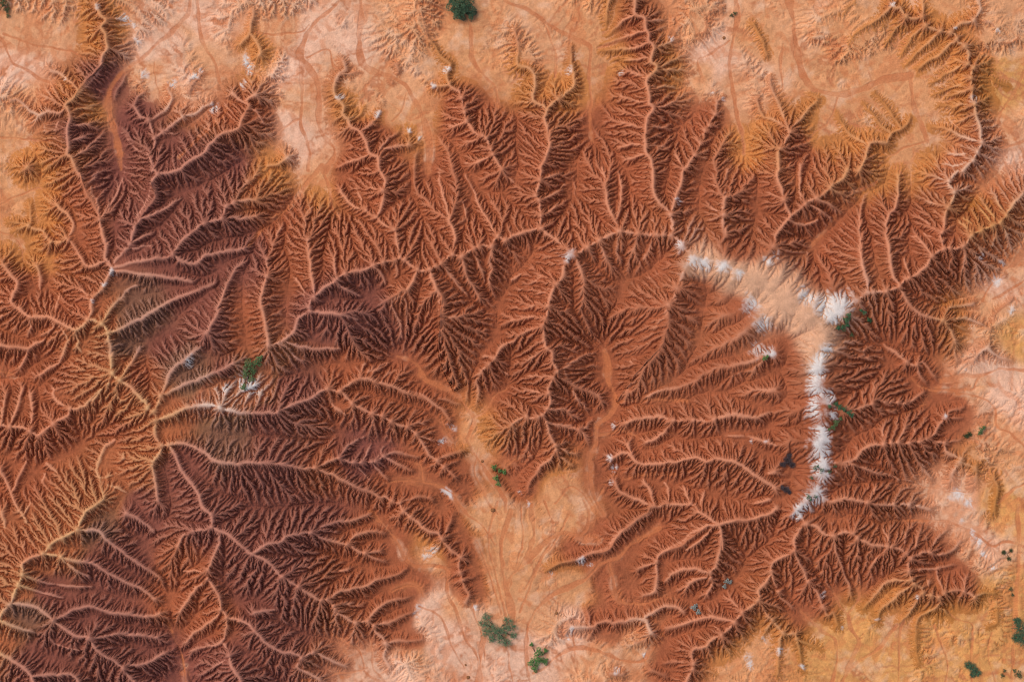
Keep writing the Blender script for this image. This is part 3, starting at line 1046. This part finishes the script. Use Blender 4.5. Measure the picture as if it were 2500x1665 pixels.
WHITE = """
1385 622 19 1655 605 14 1680 640 20 1715 648 22 1760 655 21 1800 668 16 1870 640 16 1895 620 12 1830 742 26 1960 722 24 2010 745 32 2055 738 34 2030 775 24 1880 866 16
1850 850 22 1860 790 22 1990 870 24 1985 905 26 1985 950 26 1980 1000 26 2000 1060 28 1995 1100 34 2005 1150 30 1985 1200 30 1955 1232 22 1940 1256 16 2020 968 18 2030 1010 18
2015 850 18 280 665 10 262 692 8 236 735 8 470 880 18 600 930 26 622 955 19 560 950 11 240 18 10 300 45 18 325 60 11 335 100 14 155 190 7 420 205 13
470 185 13 490 170 10 350 180 14 608 165 16 590 205 14 520 255 16 600 145 11 830 235 13 815 240 8 923 273 10 1000 315 9 1025 338 8 1060 208 12 1095 163 8
1085 170 7 1390 175 11 1398 160 8 1515 176 10 1742 228 7 1770 236 6 1640 90 8 2330 70 6 2180 15 10 2440 70 8 2380 240 11 1040 1355 18 1060 1345 11 1105 1040 14
1080 1078 13 1085 1200 11 1100 1210 11 1500 1042 10 1488 1118 10 1500 1145 11 1490 1180 10 1345 1402 10 1385 1555 11 1395 1540 8 1575 1603 6 1510 1640 10 1270 1200 8 1290 1235 7
2345 1212 22 2375 1235 16 2390 1325 12 2410 1352 12 2425 1385 12 2380 1305 10 2350 1275 8 1420 1370 11 1440 1380 8 2062 1538 8 1905 1590 10 1960 1630 10 1830 1605 16 1868 1560 10
1835 1630 13 2450 640 14 2440 680 18 2400 625 11 2470 760 13 2362 906 7 2310 1020 6 1835 1076 6 1866 1078 5 1018 1480 10 1012 1500 10 1160 1480 10 1660 500 8 1650 488 6
2240 1455 7 2145 1520 8 2015 1455 10 985 580 4
"""

def ground_colour(T):
    X, Y, h = T['X'], T['Y'], T['h']
    b = BEDS.split(); P = [(float(b[i]), float(b[i+1]), b[i+2]) for i in range(0, len(b), 3)]
    # beds mapped on a coarse sheet, then blown up; the contacts wander
    cg = 6.0
    cx = np.arange(T['x0'], T['x0']+T['W']*T['g']+cg, cg, dtype=np.float32); cy = np.arange(T['y0'], T['y0']+T['H']*T['g']+cg, cg, dtype=np.float32)
    CX, CY = np.meshgrid(cx, cy)
    CX2 = CX+30*fbm(CX, CY, 110, 201, 3); CY2 = CY+30*fbm(CX, CY, 110, 205, 3)
    acc = np.zeros(CX.shape+(9,), np.float32); ws = np.zeros(CX.shape, np.float32)
    for x, y, k in P:
        w = 1.0/((CX2-x)**2+(CY2-y)**2+500)**2.5
        ws += w; acc += w[..., None]*np.concatenate([lin(c) for c in KIND[k]])
    acc /= ws[..., None]
    wv = np.array(WHITE.split(), float).reshape(-1, 3)
    CXn = CX+9*fbm(CX, CY, 26, 211, 2); CYn = CY+9*fbm(CX, CY, 26, 215, 2)
    wh = np.zeros(CX.shape, np.float32)
    for x, y, r in wv:
        wh += np.exp(-((CXn-x)**2+(CYn-y)**2)/(r*r*0.9))
    iu = (X-cx[0])/cg; iv = (Y-cy[0])/cg
    def samp(a):
        i = np.minimum(iu.astype(int), a.shape[1]-2); j = np.minimum(iv.astype(int), a.shape[0]-2)
        fu = iu-i; fv = iv-j
        if a.ndim == 3: fu = fu[..., None]; fv = fv[..., None]
        return (a[j, i]*(1-fu)+a[j, i+1]*fu)*(1-fv)+(a[j+1, i]*(1-fu)+a[j+1, i+1]*fu)*fv
    Z = samp(acc).astype(np.float32); wh = samp(wh).astype(np.float32)
    clay, crust, sand = Z[..., :3], Z[..., 3:6], Z[..., 6:]
    gy, gx = np.gradient(h, T['g']); steep = np.sqrt(gx*gx+gy*gy)
    pos = h-blur(h, 7, 2); posf = h-blur(h, 2, 2)
    # the foot of a face is a sharp line, drawn out along its rills
    foot = T['cone']-T['base']+7.0*np.clip(posf, -1.2, 1.2)+3*fbm(X, Y, 18, 221, 2)
    rock = np.clip((foot+6)/3.0, 0, 1)
    rock = np.maximum(rock, np.clip((T['rug']-0.62)/0.25, 0, 1)*np.clip((T['dw']-6+5*fbm(X, Y, 16, 225, 2))/8, 0, 1))
    rock = rock*(1-T['beach'])
    # red beds lie above the ochre ones
    up = np.clip((h-20+9*fbm(X, Y, 60, 227, 3))/12.0, 0, 1)[..., None]*(1-np.clip(T['flat']/30-0.35, 0, 1))[..., None]
    clay = clay*(1-0.75*up)+np.minimum(clay, lin((160, 90, 56)))*0.75*up
    crest = np.clip((np.exp(-(T['dr']/4.2)**2)*np.clip(0.8+0.35*posf, 0.2, 1)*np.clip(0.8+0.9*fbm(X, Y, 30, 237, 3), 0.2, 1)*np.clip((pos-0.2)/1.6, 0.1, 1)+0.42*np.clip((pos-1.0)/3.5, 0, 1)), 0, 1)*np.clip((T['cw']-6)/20, 0, 1)*np.clip(1.3-T['flat']/30, 0.15, 1)
    col = sand*(1-rock[..., None])+clay*rock[..., None]
    # bands in the clay
    band = fbm(X, Y, 70, 231, 3); grain = fbm(X, Y, 9, 235, 3)
    col = col*(1+0.16*band+0.20*grain)[..., None]
    # streaked flats: washes are redder and damp, bars between them paler
    flow = np.log(np.maximum(T['A'], 1)); fl = np.clip((flow-2.2)/3.5, 0, 1)*(1-rock)
    damp = lin((188, 108, 66))
    wash = np.clip(T['wash']*0.95+0.4*fl, 0, 0.85)*(1-0.7*rock)*np.clip(0.75+0.5*fbm(X, Y, 26, 241, 3), 0.2, 1)
    col = col*(1-wash[..., None])+damp*wash[..., None]
    rill_shade = np.clip(T['chan']*1.1, 0, 0.75)*(1-rock)  # rill shadow painted into the sand colour as thin dark lines along the channels
    col = col*(1-rill_shade[..., None])+lin((178, 104, 66))*rill_shade[..., None]
    pale = np.clip(fbm(X+0.4*Y, Y, 34, 251, 4)*1.5+0.55*T['thread']-0.15, 0, 1)*(1-rock)*(1-wash)*(1-rill_shade)*0.5
    rust = np.clip(-1.1*T['thread']+0.8*fbm(X, Y, 45, 255, 3)-0.15, 0, 0.42)*(1-rock)*(1-wash)
    col = col*(1-rust[..., None])+lin((196, 112, 66))*rust[..., None]
    col = col*(1-pale[..., None])+lin((226, 180, 146))*pale[..., None]
    c = (crest*0.7)[..., None]
    col = col*(1-c)+crust*c
    w_ = np.clip((wh-0.40+0.30*grain+0.6*np.clip(posf, -1.2, 0.15)+0.2*fbm(X, Y, 20, 245, 2))*1.2, 0, 0.78)
    chalk = lin((212, 203, 193))*(1+0.10*grain)[..., None]*(1-0.10*np.clip(band, 0, 1))[..., None]
    col = col*(1-w_[..., None])+chalk*w_[..., None]
    return np.clip(col, 0.01, 0.85)
# ---------------------------------------------------------------- the ground as one sheet
def tag(o, label=None, cat=None, group=None, kind=None):
    for k, v in (('label', label), ('category', cat), ('group', group), ('kind', kind)):
        if v: o[k] = v
    return o

T = build_terrain()
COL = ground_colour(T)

def ground_z(px, py):
    i = int(round((px-T['x0'])/T['g'])); j = int(round((py-T['y0'])/T['g']))
    return float(T['h'][np.clip(j, 0, T['H']-1), np.clip(i, 0, T['W']-1)])*PX*TAN
def wpos(px, py):
    return Vector(((px-1250)*PX, (832.5-py)*PX, ground_z(px, py)))

def make_ground():
    n_out = 75; grow = np.cumsum(1.7*1.13**np.arange(n_out))
    xi = T['x0']+T['g']*np.arange(T['W']); yi = T['y0']+T['g']*np.arange(T['H'])
    xs = np.r_[xi[0]-grow[::-1], xi, xi[-1]+grow]; ys = np.r_[yi[0]-grow[::-1], yi, yi[-1]+grow]
    # beyond the surveyed ground the same country goes on, less and less rugged
    def turn(v, lo, step, n):
        i = np.round((v-lo)/step).astype(int); i = np.abs(i) % (2*(n-1))
        return np.where(i > n-1, 2*(n-1)-i, i)
    jx = turn(xs, xi[0], T['g'], T['W']); jy = turn(ys, yi[0], T['g'], T['H'])
    h = T['h'][np.ix_(jy, jx)]; col = COL[np.ix_(jy, jx)]
    XX, YY = np.meshgrid(xs.astype(np.float32), ys.astype(np.float32))
    ex = np.maximum(np.maximum(xi[0]-XX, XX-xi[-1]), 0); ey = np.maximum(np.maximum(yi[0]-YY, YY-yi[-1]), 0)
    d = np.hypot(ex, ey)
    f = np.exp(-(d/1400.0)**2)
    far = 22+26*fbm(XX, YY, 400, 301, 3)+120*fbm(XX, YY, 9000, 305, 3)*np.clip(d/9000, 0, 1)
    h = h*f+far*(1-f)
    fc = np.exp(-(d/1600.0)**2)[..., None]
    gen = lin((196, 124, 84))*(1+0.2*fbm(XX, YY, 300, 311, 4))[..., None]
    col = col*fc+gen*(1-fc)
    H, W = h.shape
    co = np.empty((H*W, 3), np.float32)
    co[:, 0] = ((XX-1250)*PX).ravel(); co[:, 1] = ((832.5-YY)*PX).ravel(); co[:, 2] = (h*PX*TAN).ravel()
    a = np.arange(H*W, dtype=np.int32).reshape(H, W)
    q = np.stack([a[:-1, :-1], a[1:, :-1], a[1:, 1:], a[:-1, 1:]], -1).reshape(-1, 4)
    me = bpy.data.meshes.new('badland_ground')
    me.vertices.add(len(co)); me.vertices.foreach_set('co', co.ravel())
    me.loops.add(q.size); me.loops.foreach_set('vertex_index', q.ravel())
    me.polygons.add(len(q)); me.polygons.foreach_set('loop_start', np.arange(0, q.size, 4, dtype=np.int32))
    me.polygons.foreach_set('use_smooth', np.ones(len(q), bool))
    me.update(calc_edges=True)
    at = me.attributes.new('soil', 'FLOAT_COLOR', 'POINT')
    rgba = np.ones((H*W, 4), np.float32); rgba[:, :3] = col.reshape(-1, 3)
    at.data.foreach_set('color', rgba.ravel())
    o = bpy.data.objects.new('badland_ground', me); scene.collection.objects.link(o)
    o['kind'] = 'structure'
    m = bpy.data.materials.new('clay_soil'); m.use_nodes = True
    nt = m.node_tree; n = nt.nodes; L = nt.links.new
    p = n['Principled BSDF']; p.inputs['Roughness'].default_value = 0.95; p.inputs['Specular IOR Level'].default_value = 0.15
    at_ = n.new('ShaderNodeAttribute'); at_.attribute_name = 'soil'
    geo = n.new('ShaderNodeNewGeometry')
    n1 = n.new('ShaderNodeTexNoise'); n1.inputs['Scale'].default_value = 5.5; n1.inputs['Detail'].default_value = 5; n1.inputs['Roughness'].default_value = 0.7
    L(geo.outputs['Position'], n1.inputs['Vector'])
    mr = n.new('ShaderNodeMapRange'); mr.inputs['From Min'].default_value = 0.3; mr.inputs['From Max'].default_value = 0.7
    mr.inputs['To Min'].default_value = 0.84; mr.inputs['To Max'].default_value = 1.16
    L(n1.outputs['Fac'], mr.inputs['Value'])
    mx = n.new('ShaderNodeVectorMath'); mx.operation = 'SCALE'
    L(at_.outputs['Color'], mx.inputs[0]); L(mr.outputs['Result'], mx.inputs['Scale'])
    L(mx.outputs['Vector'], p.inputs['Base Color'])
    bp = n.new('ShaderNodeBump'); bp.inputs['Strength'].default_value = 0.5; bp.inputs['Distance'].default_value = 0.06
    L(n1.outputs['Fac'], bp.inputs['Height']); L(bp.outputs['Normal'], p.inputs['Normal'])
    me.materials.append(m)
    return o
ground = make_ground()
# ---------------------------------------------------------------- plants and stones
def leaf_material(name, c1, c2, scale=6.0, rough=0.6):
    m = bpy.data.materials.new(name); m.use_nodes = True
    nt = m.node_tree; n = nt.nodes; L = nt.links.new
    p = n['Principled BSDF']; p.inputs['Roughness'].default_value = rough; p.inputs['Specular IOR Level'].default_value = 0.25
    geo = n.new('ShaderNodeNewGeometry')
    t = n.new('ShaderNodeTexNoise'); t.inputs['Scale'].default_value = scale; t.inputs['Detail'].default_value = 3
    L(geo.outputs['Position'], t.inputs['Vector'])
    r = n.new('ShaderNodeValToRGB'); r.color_ramp.elements[0].position = 0.35; r.color_ramp.elements[1].position = 0.68
    r.color_ramp.elements[0].color = (*lin(c1), 1); r.color_ramp.elements[1].color = (*lin(c2), 1)
    L(t.outputs['Fac'], r.inputs['Fac']); L(r.outputs['Color'], p.inputs['Base Color'])
    return m
MAT = {'leaf': leaf_material('green_leaf', (62, 86, 48), (108, 128, 74)),
       'dark': leaf_material('dark_green_leaf', (46, 68, 48), (86, 108, 70)),
       'pine': leaf_material('feathery_green_leaf', (58, 82, 58), (112, 132, 86)),
       'fresh': leaf_material('fresh_green_leaf', (60, 96, 44), (108, 140, 72)),
       'jade': leaf_material('jade_green_leaf', (34, 74, 46), (78, 116, 72)),
       'dull': leaf_material('dull_olive_leaf', (58, 66, 36), (96, 98, 58)),
       'grey': leaf_material('grey_leaf', (104, 104, 94), (178, 178, 164)),
       'dead': leaf_material('dead_twig', (62, 48, 48), (110, 92, 90), 12),
       'wood': leaf_material('brown_wood', (60, 42, 32), (98, 72, 54), 14, 0.85),
       'stone': leaf_material('brown_stone', (112, 70, 40), (164, 108, 64), 9, 0.9)}

def mesh_obj(name, verts, faces, mat, parent, smooth=False):
    me = bpy.data.meshes.new(name); me.from_pydata(verts, [], faces); me.update()
    if smooth:
        for f in me.polygons: f.use_smooth = True
    me.materials.append(mat)
    o = bpy.data.objects.new(name, me); scene.collection.objects.link(o); o.parent = parent
    return o

def tube(V, F, pts, radii, n=5):
    b = len(V)
    for k, (p, r) in enumerate(zip(pts, radii)):
        d = (pts[min(k+1, len(pts)-1)]-pts[max(k-1, 0)]).normalized()
        u = d.orthogonal().normalized(); w = d.cross(u)
        for i in range(n):
            a = 2*math.pi*i/n; V.append(tuple(p+(u*math.cos(a)+w*math.sin(a))*r))
    for k in range(len(pts)-1):
        for i in range(n):
            j = (i+1) % n; F.append((b+k*n+i, b+k*n+j, b+(k+1)*n+j, b+(k+1)*n+i))

def leaf(V, F, c, d, n_, ln, wd):
    # folded leaf blade: two faces along a midrib
    s = d.cross(n_).normalized()*wd; b = len(V)
    V += [tuple(c-d*ln*0.5), tuple(c+s-n_*wd*0.25), tuple(c+d*ln*0.5), tuple(c-s-n_*wd*0.25)]
    F += [(b, b+1, b+2), (b, b+2, b+3)]

def plant(name, cat, label, lobes, leafmat, style='leaf', tall=1.0, group=None, seed=0, dens=1.0, size=1.0):
    R_ = random.Random(seed+1000)
    cx = sum(l[0]*l[2] for l in lobes)/sum(l[2] for l in lobes); cy = sum(l[1]*l[2] for l in lobes)/sum(l[2] for l in lobes)
    base = wpos(cx, cy)
    root = bpy.data.objects.new(name, None); scene.collection.objects.link(root)
    root.empty_display_size = 0.3; root.location = base
    tag(root, label, cat, group)
    V, F = [], []; SV, SF = [], []
    tube(SV, SF, [Vector((0, 0, -0.1)), Vector((0, 0, 0.06))], [0.05, 0.04])
    for (lx, ly, lr) in lobes:
        g = wpos(lx, ly); r = lr*PX; hz = r*1.25*tall+0.12
        lc = Vector((g.x-base.x, g.y-base.y, g.z-base.z))
        # stems fan out from the foot of the plant into the lobe
        for s in range(3 if lr < 8 else 5):
            a = R_.uniform(0, 2*math.pi); q = R_.uniform(0.2, 0.8)
            e = lc+Vector((math.cos(a)*r*q, math.sin(a)*r*q, hz*R_.uniform(0.5, 0.95)))
            st = Vector((lc.x*0.35, lc.y*0.35, ground_z(cx+(lx-cx)*0.35, cy+(ly-cy)*0.35)-base.z-0.05))
            mid = st.lerp(e, 0.55)+Vector((R_.uniform(-.1, .1)*r, R_.uniform(-.1, .1)*r, 0.12*hz))
            r0 = 0.02+0.018*r
            tube(SV, SF, [Vector((0, 0, 0.0)), st, mid, e], [0.03, r0, r0*0.7, r0*0.35])
        if style == 'leaf':
            for k in range(int(dens*(50+420*r*r+130*r))):
                # clumps: leaves gather round a few centres in the lobe
                a = R_.uniform(0, 2*math.pi); rr = r*math.sqrt(R_.random())*(0.72+0.34*math.sin(3*a+lx)+0.18*R_.random())
                zz = hz*math.sqrt(max(0.0, 1-min(1, (rr/(r*1.15))**2)))*R_.uniform(0.55, 1.05)+0.04
                c = lc+Vector((math.cos(a)*rr, math.sin(a)*rr, zz))
                d = Vector((R_.gauss(0, 1), R_.gauss(0, 1), R_.gauss(0, 0.5))).normalized()
                nn = Vector((R_.gauss(0, 0.55)+0.4*math.cos(a), R_.gauss(0, 0.55)+0.4*math.sin(a), 1)).normalized()
                leaf(V, F, c, d, nn, R_.uniform(0.08, 0.17)*size, R_.uniform(0.026, 0.055)*size)
        elif style == 'feather':
            for k in range(int(dens*(70+150*r))):
                a = R_.uniform(0, 2*math.pi); ln = r*R_.uniform(0.5, 1.35); up = R_.uniform(0.15, 1.0)
                d0 = Vector((math.cos(a), math.sin(a), 0)); st = lc+d0*r*R_.uniform(0, 0.35)+Vector((0, 0, hz*R_.uniform(0.3, 0.8)))
                pts = [st, st+d0*ln*0.5+Vector((0, 0, hz*0.35*up)), st+d0*ln+Vector((0, 0, hz*0.30*up-0.25*ln))]
                side = Vector((-d0.y, d0.x, 0))
                for s in range(9):
                    t = 0.12+0.88*s/8.0
                    c = pts[0].lerp(pts[1], t*2) if t < 0.5 else pts[1].lerp(pts[2], t*2-1)
                    sg = 1 if s % 2 else -1
                    d = (d0*0.8+side*sg*R_.uniform(0.4, 1.0)+Vector((0, 0, R_.uniform(-.2, .3)))).normalized()
                    leaf(V, F, c+d*0.06, d, Vector((R_.gauss(0, .4), R_.gauss(0, .4), 1)).normalized(), R_.uniform(0.10, 0.20)*size, R_.uniform(0.012, 0.024)*size)
        else:
            tube(V, F, [Vector((0, 0, 0)), lc*0.5+Vector((0, 0, 0.08)), lc+Vector((0, 0, 0.06))], [0.03, 0.025, 0.02], 3)
            for k in range(int(dens*(60+130*r))):
                a = R_.uniform(0, 2*math.pi); q = R_.uniform(0.35, 1.1)
                st = lc+Vector((math.cos(a+1)*r*0.25, math.sin(a+1)*r*0.25, hz*R_.uniform(0, 0.5)))
                e = lc+Vector((math.cos(a)*r*q, math.sin(a)*r*q, hz*R_.uniform(0.4, 1.0)))
                mid = st.lerp(e, 0.5)+Vector((R_.gauss(0, .09), R_.gauss(0, .09), R_.gauss(0.05, .05)))
                tube(V, F, [st, mid, e], [0.022, 0.016, 0.008], 3)
    mesh_obj('trunk' if name.endswith('tree') else 'stems', SV, SF, MAT['dead' if style == 'twig' else 'wood'], root)
    mesh_obj('crown' if name.endswith('tree') else ('twigs' if style == 'twig' else 'foliage'), V, F, MAT[leafmat], root)
    return root

SG = 'small green shrubs along the white crest'
P_ = [
 ('tree', 'tree', 'dense dark green tree cut by the top edge, above a sandy gully', [(1125, 10, 30), (1108, 4, 22), (1140, 18, 22), (1122, 36, 16), (1150, 34, 13), (1112, 26, 12)], 'dark', 'leaf', 1.3, None, 1.2, 1.25),
 ('shrub', 'shrub', 'grey-green bush cut off by the top left corner of the photo', [(2, 6, 17), (12, 22, 8), (14, 36, 5)], 'dull', 'leaf', 1.0, None, 1.0, 1.0),
 ('shrub', 'shrub', 'long mid green shrub on the pale slope of the dark left-hand hills', [(612, 893, 18), (632, 884, 13), (604, 914, 11), (618, 924, 9), (601, 944, 9), (640, 874, 8), (622, 908, 9)], 'leaf', 'leaf', 1.1, None, 1.0, 1.0),
 ('shrub', 'shrub', 'green shrub of a few rounded tufts beside the upper central wash', [(1206, 1142, 8), (1230, 1153, 8), (1220, 1150, 6), (1211, 1169, 9), (1216, 1183, 7)], 'fresh', 'leaf', 1.0, None, 1.0, 0.9),
 ('feathery_tree', 'tree', 'big feathery dark green tree spreading over the bottom central wash', [(1188, 1508, 9), (1178, 1524, 9), (1196, 1530, 11), (1184, 1546, 9), (1204, 1546, 13), (1218, 1544, 12), (1222, 1564, 11), (1240, 1516, 9), (1248, 1532, 10), (1234, 1540, 11), (1238, 1572, 9), (1254, 1554, 7), (1200, 1562, 7)], 'pine', 'feather', 1.3, None, 0.32, 0.95),
 ('shrub', 'shrub', 'bright green shrub of round clumps on the bank just right of the feathery tree', [(1298, 1576, 5), (1316, 1594, 12), (1333, 1591, 6), (1298, 1620, 11), (1314, 1614, 14), (1331, 1618, 9), (1306, 1635, 9)], 'fresh', 'leaf', 1.0, None, 1.3, 1.0),
 ('shrub', 'shrub', 'jade green shrub at the right end of the white plateau', [(2061, 782, 9), (2053, 800, 10), (2066, 770, 7), (2040, 801, 6), (2064, 794, 6)], 'jade', 'leaf', 1.0, SG, 1.1, 0.9),
 ('shrub', 'shrub', 'upper of two small round bushes on the brown slope right of the white plateau', [(2106, 764, 6), (2098, 758, 4)], 'jade', 'leaf', 1.0, SG, 1.2, 0.8),
 ('shrub', 'shrub', 'lower of two small round bushes on the brown slope right of the white plateau', [(2119, 780, 6), (2124, 784, 4)], 'jade', 'leaf', 1.0, SG, 1.2, 0.8),
 ('shrub', 'shrub', 'single small dark bush below the jade green shrub of the white plateau', [(2077, 818, 6)], 'dull', 'leaf', 1.0, SG, 1.1, 0.8),
 ('shrub', 'shrub', 'straggling green shrub in a curved line on the right side of the white crest', [(2018, 990, 5), (2034, 984, 7), (2042, 992, 8), (2054, 997, 8), (2066, 1006, 8), (2073, 1012, 6)], 'jade', 'leaf', 1.0, SG, 1.1, 0.8),
 ('shrub', 'shrub', 'green shrub slanting down the white crest directly below the straggling curved one', [(2036, 1030, 9), (2028, 1041, 8), (2046, 1020, 6), (2018, 1046, 4)], 'leaf', 'leaf', 1.0, SG, 1.1, 0.8),
 ('shrub', 'shrub', 'thin green bush on the brightest white part of the crest, left of another', [(1983, 1140, 6), (1999, 1145, 7), (1990, 1136, 4)], 'jade', 'leaf', 0.8, SG, 0.7, 0.7),
 ('shrub', 'shrub', 'thin green bush on the right edge of the brightest white part of the crest', [(2018, 1149, 6), (2033, 1135, 5)], 'jade', 'leaf', 0.8, SG, 0.6, 0.7),
 ('shrub', 'shrub', 'tiny green tuft on the left rim of the white crest', [(1976, 1164, 5)], 'jade', 'leaf', 0.8, SG, 0.7, 0.7),
 ('shrub', 'shrub', 'low scattered green bush at the lower tip of the white crest', [(1968, 1209, 7), (1986, 1209, 5), (1974, 1216, 4)], 'jade', 'leaf', 0.8, SG, 0.7, 0.7),
 ('shrub', 'shrub', 'lone small green bush under the white patch inside the big brown bowl', [(1862, 874, 7), (1869, 870, 4)], 'fresh', 'leaf', 1.0, None, 1.1, 0.8),
 ('shrub', 'shrub', 'small green bush at the foot of brown spurs near the right edge', [(2400, 1050, 8), (2396, 1058, 6), (2407, 1044, 5)], 'leaf', 'leaf', 1.0, None, 1.0, 0.9),
 ('dead_shrub', 'dead shrub', 'greyish leafless scrub beside the small green bush near the right edge', [(2364, 1065, 8), (2372, 1061, 7)], 'dull', 'twig', 0.8, None, 0.8, 1.0),
 ('dead_shrub', 'dead shrub', 'larger purple-grey leafless shrub on the brown slope left of the white crest', [(1920, 1122, 13), (1908, 1132, 9), (1932, 1134, 9), (1925, 1110, 8)], 'dead', 'twig', 0.8, None, 1.0, 1.0),
 ('dead_shrub', 'dead shrub', 'smaller purple-grey leafless shrub below the larger one, left of the lower white crest', [(1916, 1193, 10), (1906, 1188, 6), (1924, 1200, 6)], 'dead', 'twig', 0.8, None, 1.0, 1.0),
 ('shrub', 'shrub', 'pale blue-grey shrub in the gully under a round brown hilltop, upper of two', [(1776, 1420, 7), (1784, 1422, 6), (1770, 1433, 6)], 'grey', 'leaf', 1.0, None, 1.2, 1.0),
 ('shrub', 'shrub', 'pale blue-grey shrub at the head of a sandy wash, lower of two', [(1695, 1484, 8), (1706, 1495, 7), (1701, 1480, 5)], 'grey', 'leaf', 1.0, None, 1.2, 1.0),
 ('shrub', 'shrub', 'dark feathery bush on the golden sand in the bottom right corner', [(2379, 1632, 9), (2368, 1625, 7), (2390, 1644, 7), (2380, 1648, 6)], 'dark', 'feather', 0.9, None, 0.6, 0.9),
 ('tree', 'tree', 'dark green tree cut by the right edge of the photo above the golden sand', [(2496, 1535, 16), (2504, 1560, 15), (2486, 1558, 9), (2488, 1518, 7)], 'dark', 'feather', 1.2, None, 0.7, 1.0),
 ('shrub', 'shrub', 'low olive tuft on golden sand between the dark feathery bush and the corner', [(2452, 1652, 6), (2458, 1640, 4)], 'dull', 'leaf', 0.7, None, 0.8, 0.8),
 ('shrub', 'shrub', 'olive bush in the very bottom right corner of the photo', [(2492, 1650, 10), (2482, 1640, 5)], 'dull', 'leaf', 0.8, None, 0.9, 0.9),
 ('dead_shrub', 'dead shrub', 'dark twiggy scrub on pale rock close to the long straight wash at the right edge', [(2455, 1350, 7), (2468, 1366, 6), (2474, 1346, 5)], 'dull', 'twig', 0.7, None, 0.8, 1.0),
 ('shrub', 'shrub', 'small dull bush beside the straight wash, above the tree cut by the right edge', [(2473, 1440, 6), (2478, 1455, 4)], 'dull', 'leaf', 0.8, None, 0.9, 0.8),
 ('shrub', 'shrub', 'tiny green bush by the sandy gully near the top edge, right of centre', [(1788, 35, 5), (1797, 30, 5)], 'dull', 'leaf', 0.8, None, 0.9, 0.8),
]
for k, (nm, cat, lab, lobes, lm, sty, tall, grp, dens, size) in enumerate(P_):
    plant(nm, cat, lab, lobes, lm, sty, tall, grp, k, dens, size)

def boulder(px, py, r, label, seed):
    R_ = random.Random(seed); bm = bmesh.new()
    bmesh.ops.create_icosphere(bm, subdivisions=3, radius=r)
    cuts = [Vector((R_.gauss(0, 1), R_.gauss(0, 1), R_.gauss(0, 0.7))).normalized() for _ in range(9)]
    for v in bm.verts:
        for c in cuts:
            t = v.co.dot(c)-r*R_.uniform(0.74, 0.78)
            if t > 0: v.co -= c*t*0.85
        v.co.z *= 0.7
    me = bpy.data.meshes.new('boulder'); bm.to_mesh(me); bm.free()
    me.materials.append(MAT['stone'])
    o = bpy.data.objects.new('boulder', me); scene.collection.objects.link(o)
    o.location = wpos(px, py)+Vector((0, 0, r*0.22)); o.rotation_euler = (0, 0, R_.uniform(0, 6))
    tag(o, label, 'boulder', 'brown boulders on the sand')
for px, py, r, lab, sd in [
    (1203, 1247, 0.30, 'brown boulder on the central wash bank below the tufted green shrub, largest of the boulders', 1),
    (1142, 1656, 0.24, 'brown boulder on pale sand at the bottom edge, left of the feathery tree', 2),
    (1136, 1626, 0.14, 'tiny brown boulder just above the one at the bottom edge', 3),
    (1359, 1499, 0.20, 'ochre boulder on pink sand right of the feathery tree', 4),
    (1177, 1127, 0.18, 'small brown boulder beside the wash up and left of the tufted green shrub', 5),
    (1770, 90, 0.22, 'small dark boulder on the sandy gully floor near the top edge', 6)]:
    boulder(px, py, r, lab, sd)
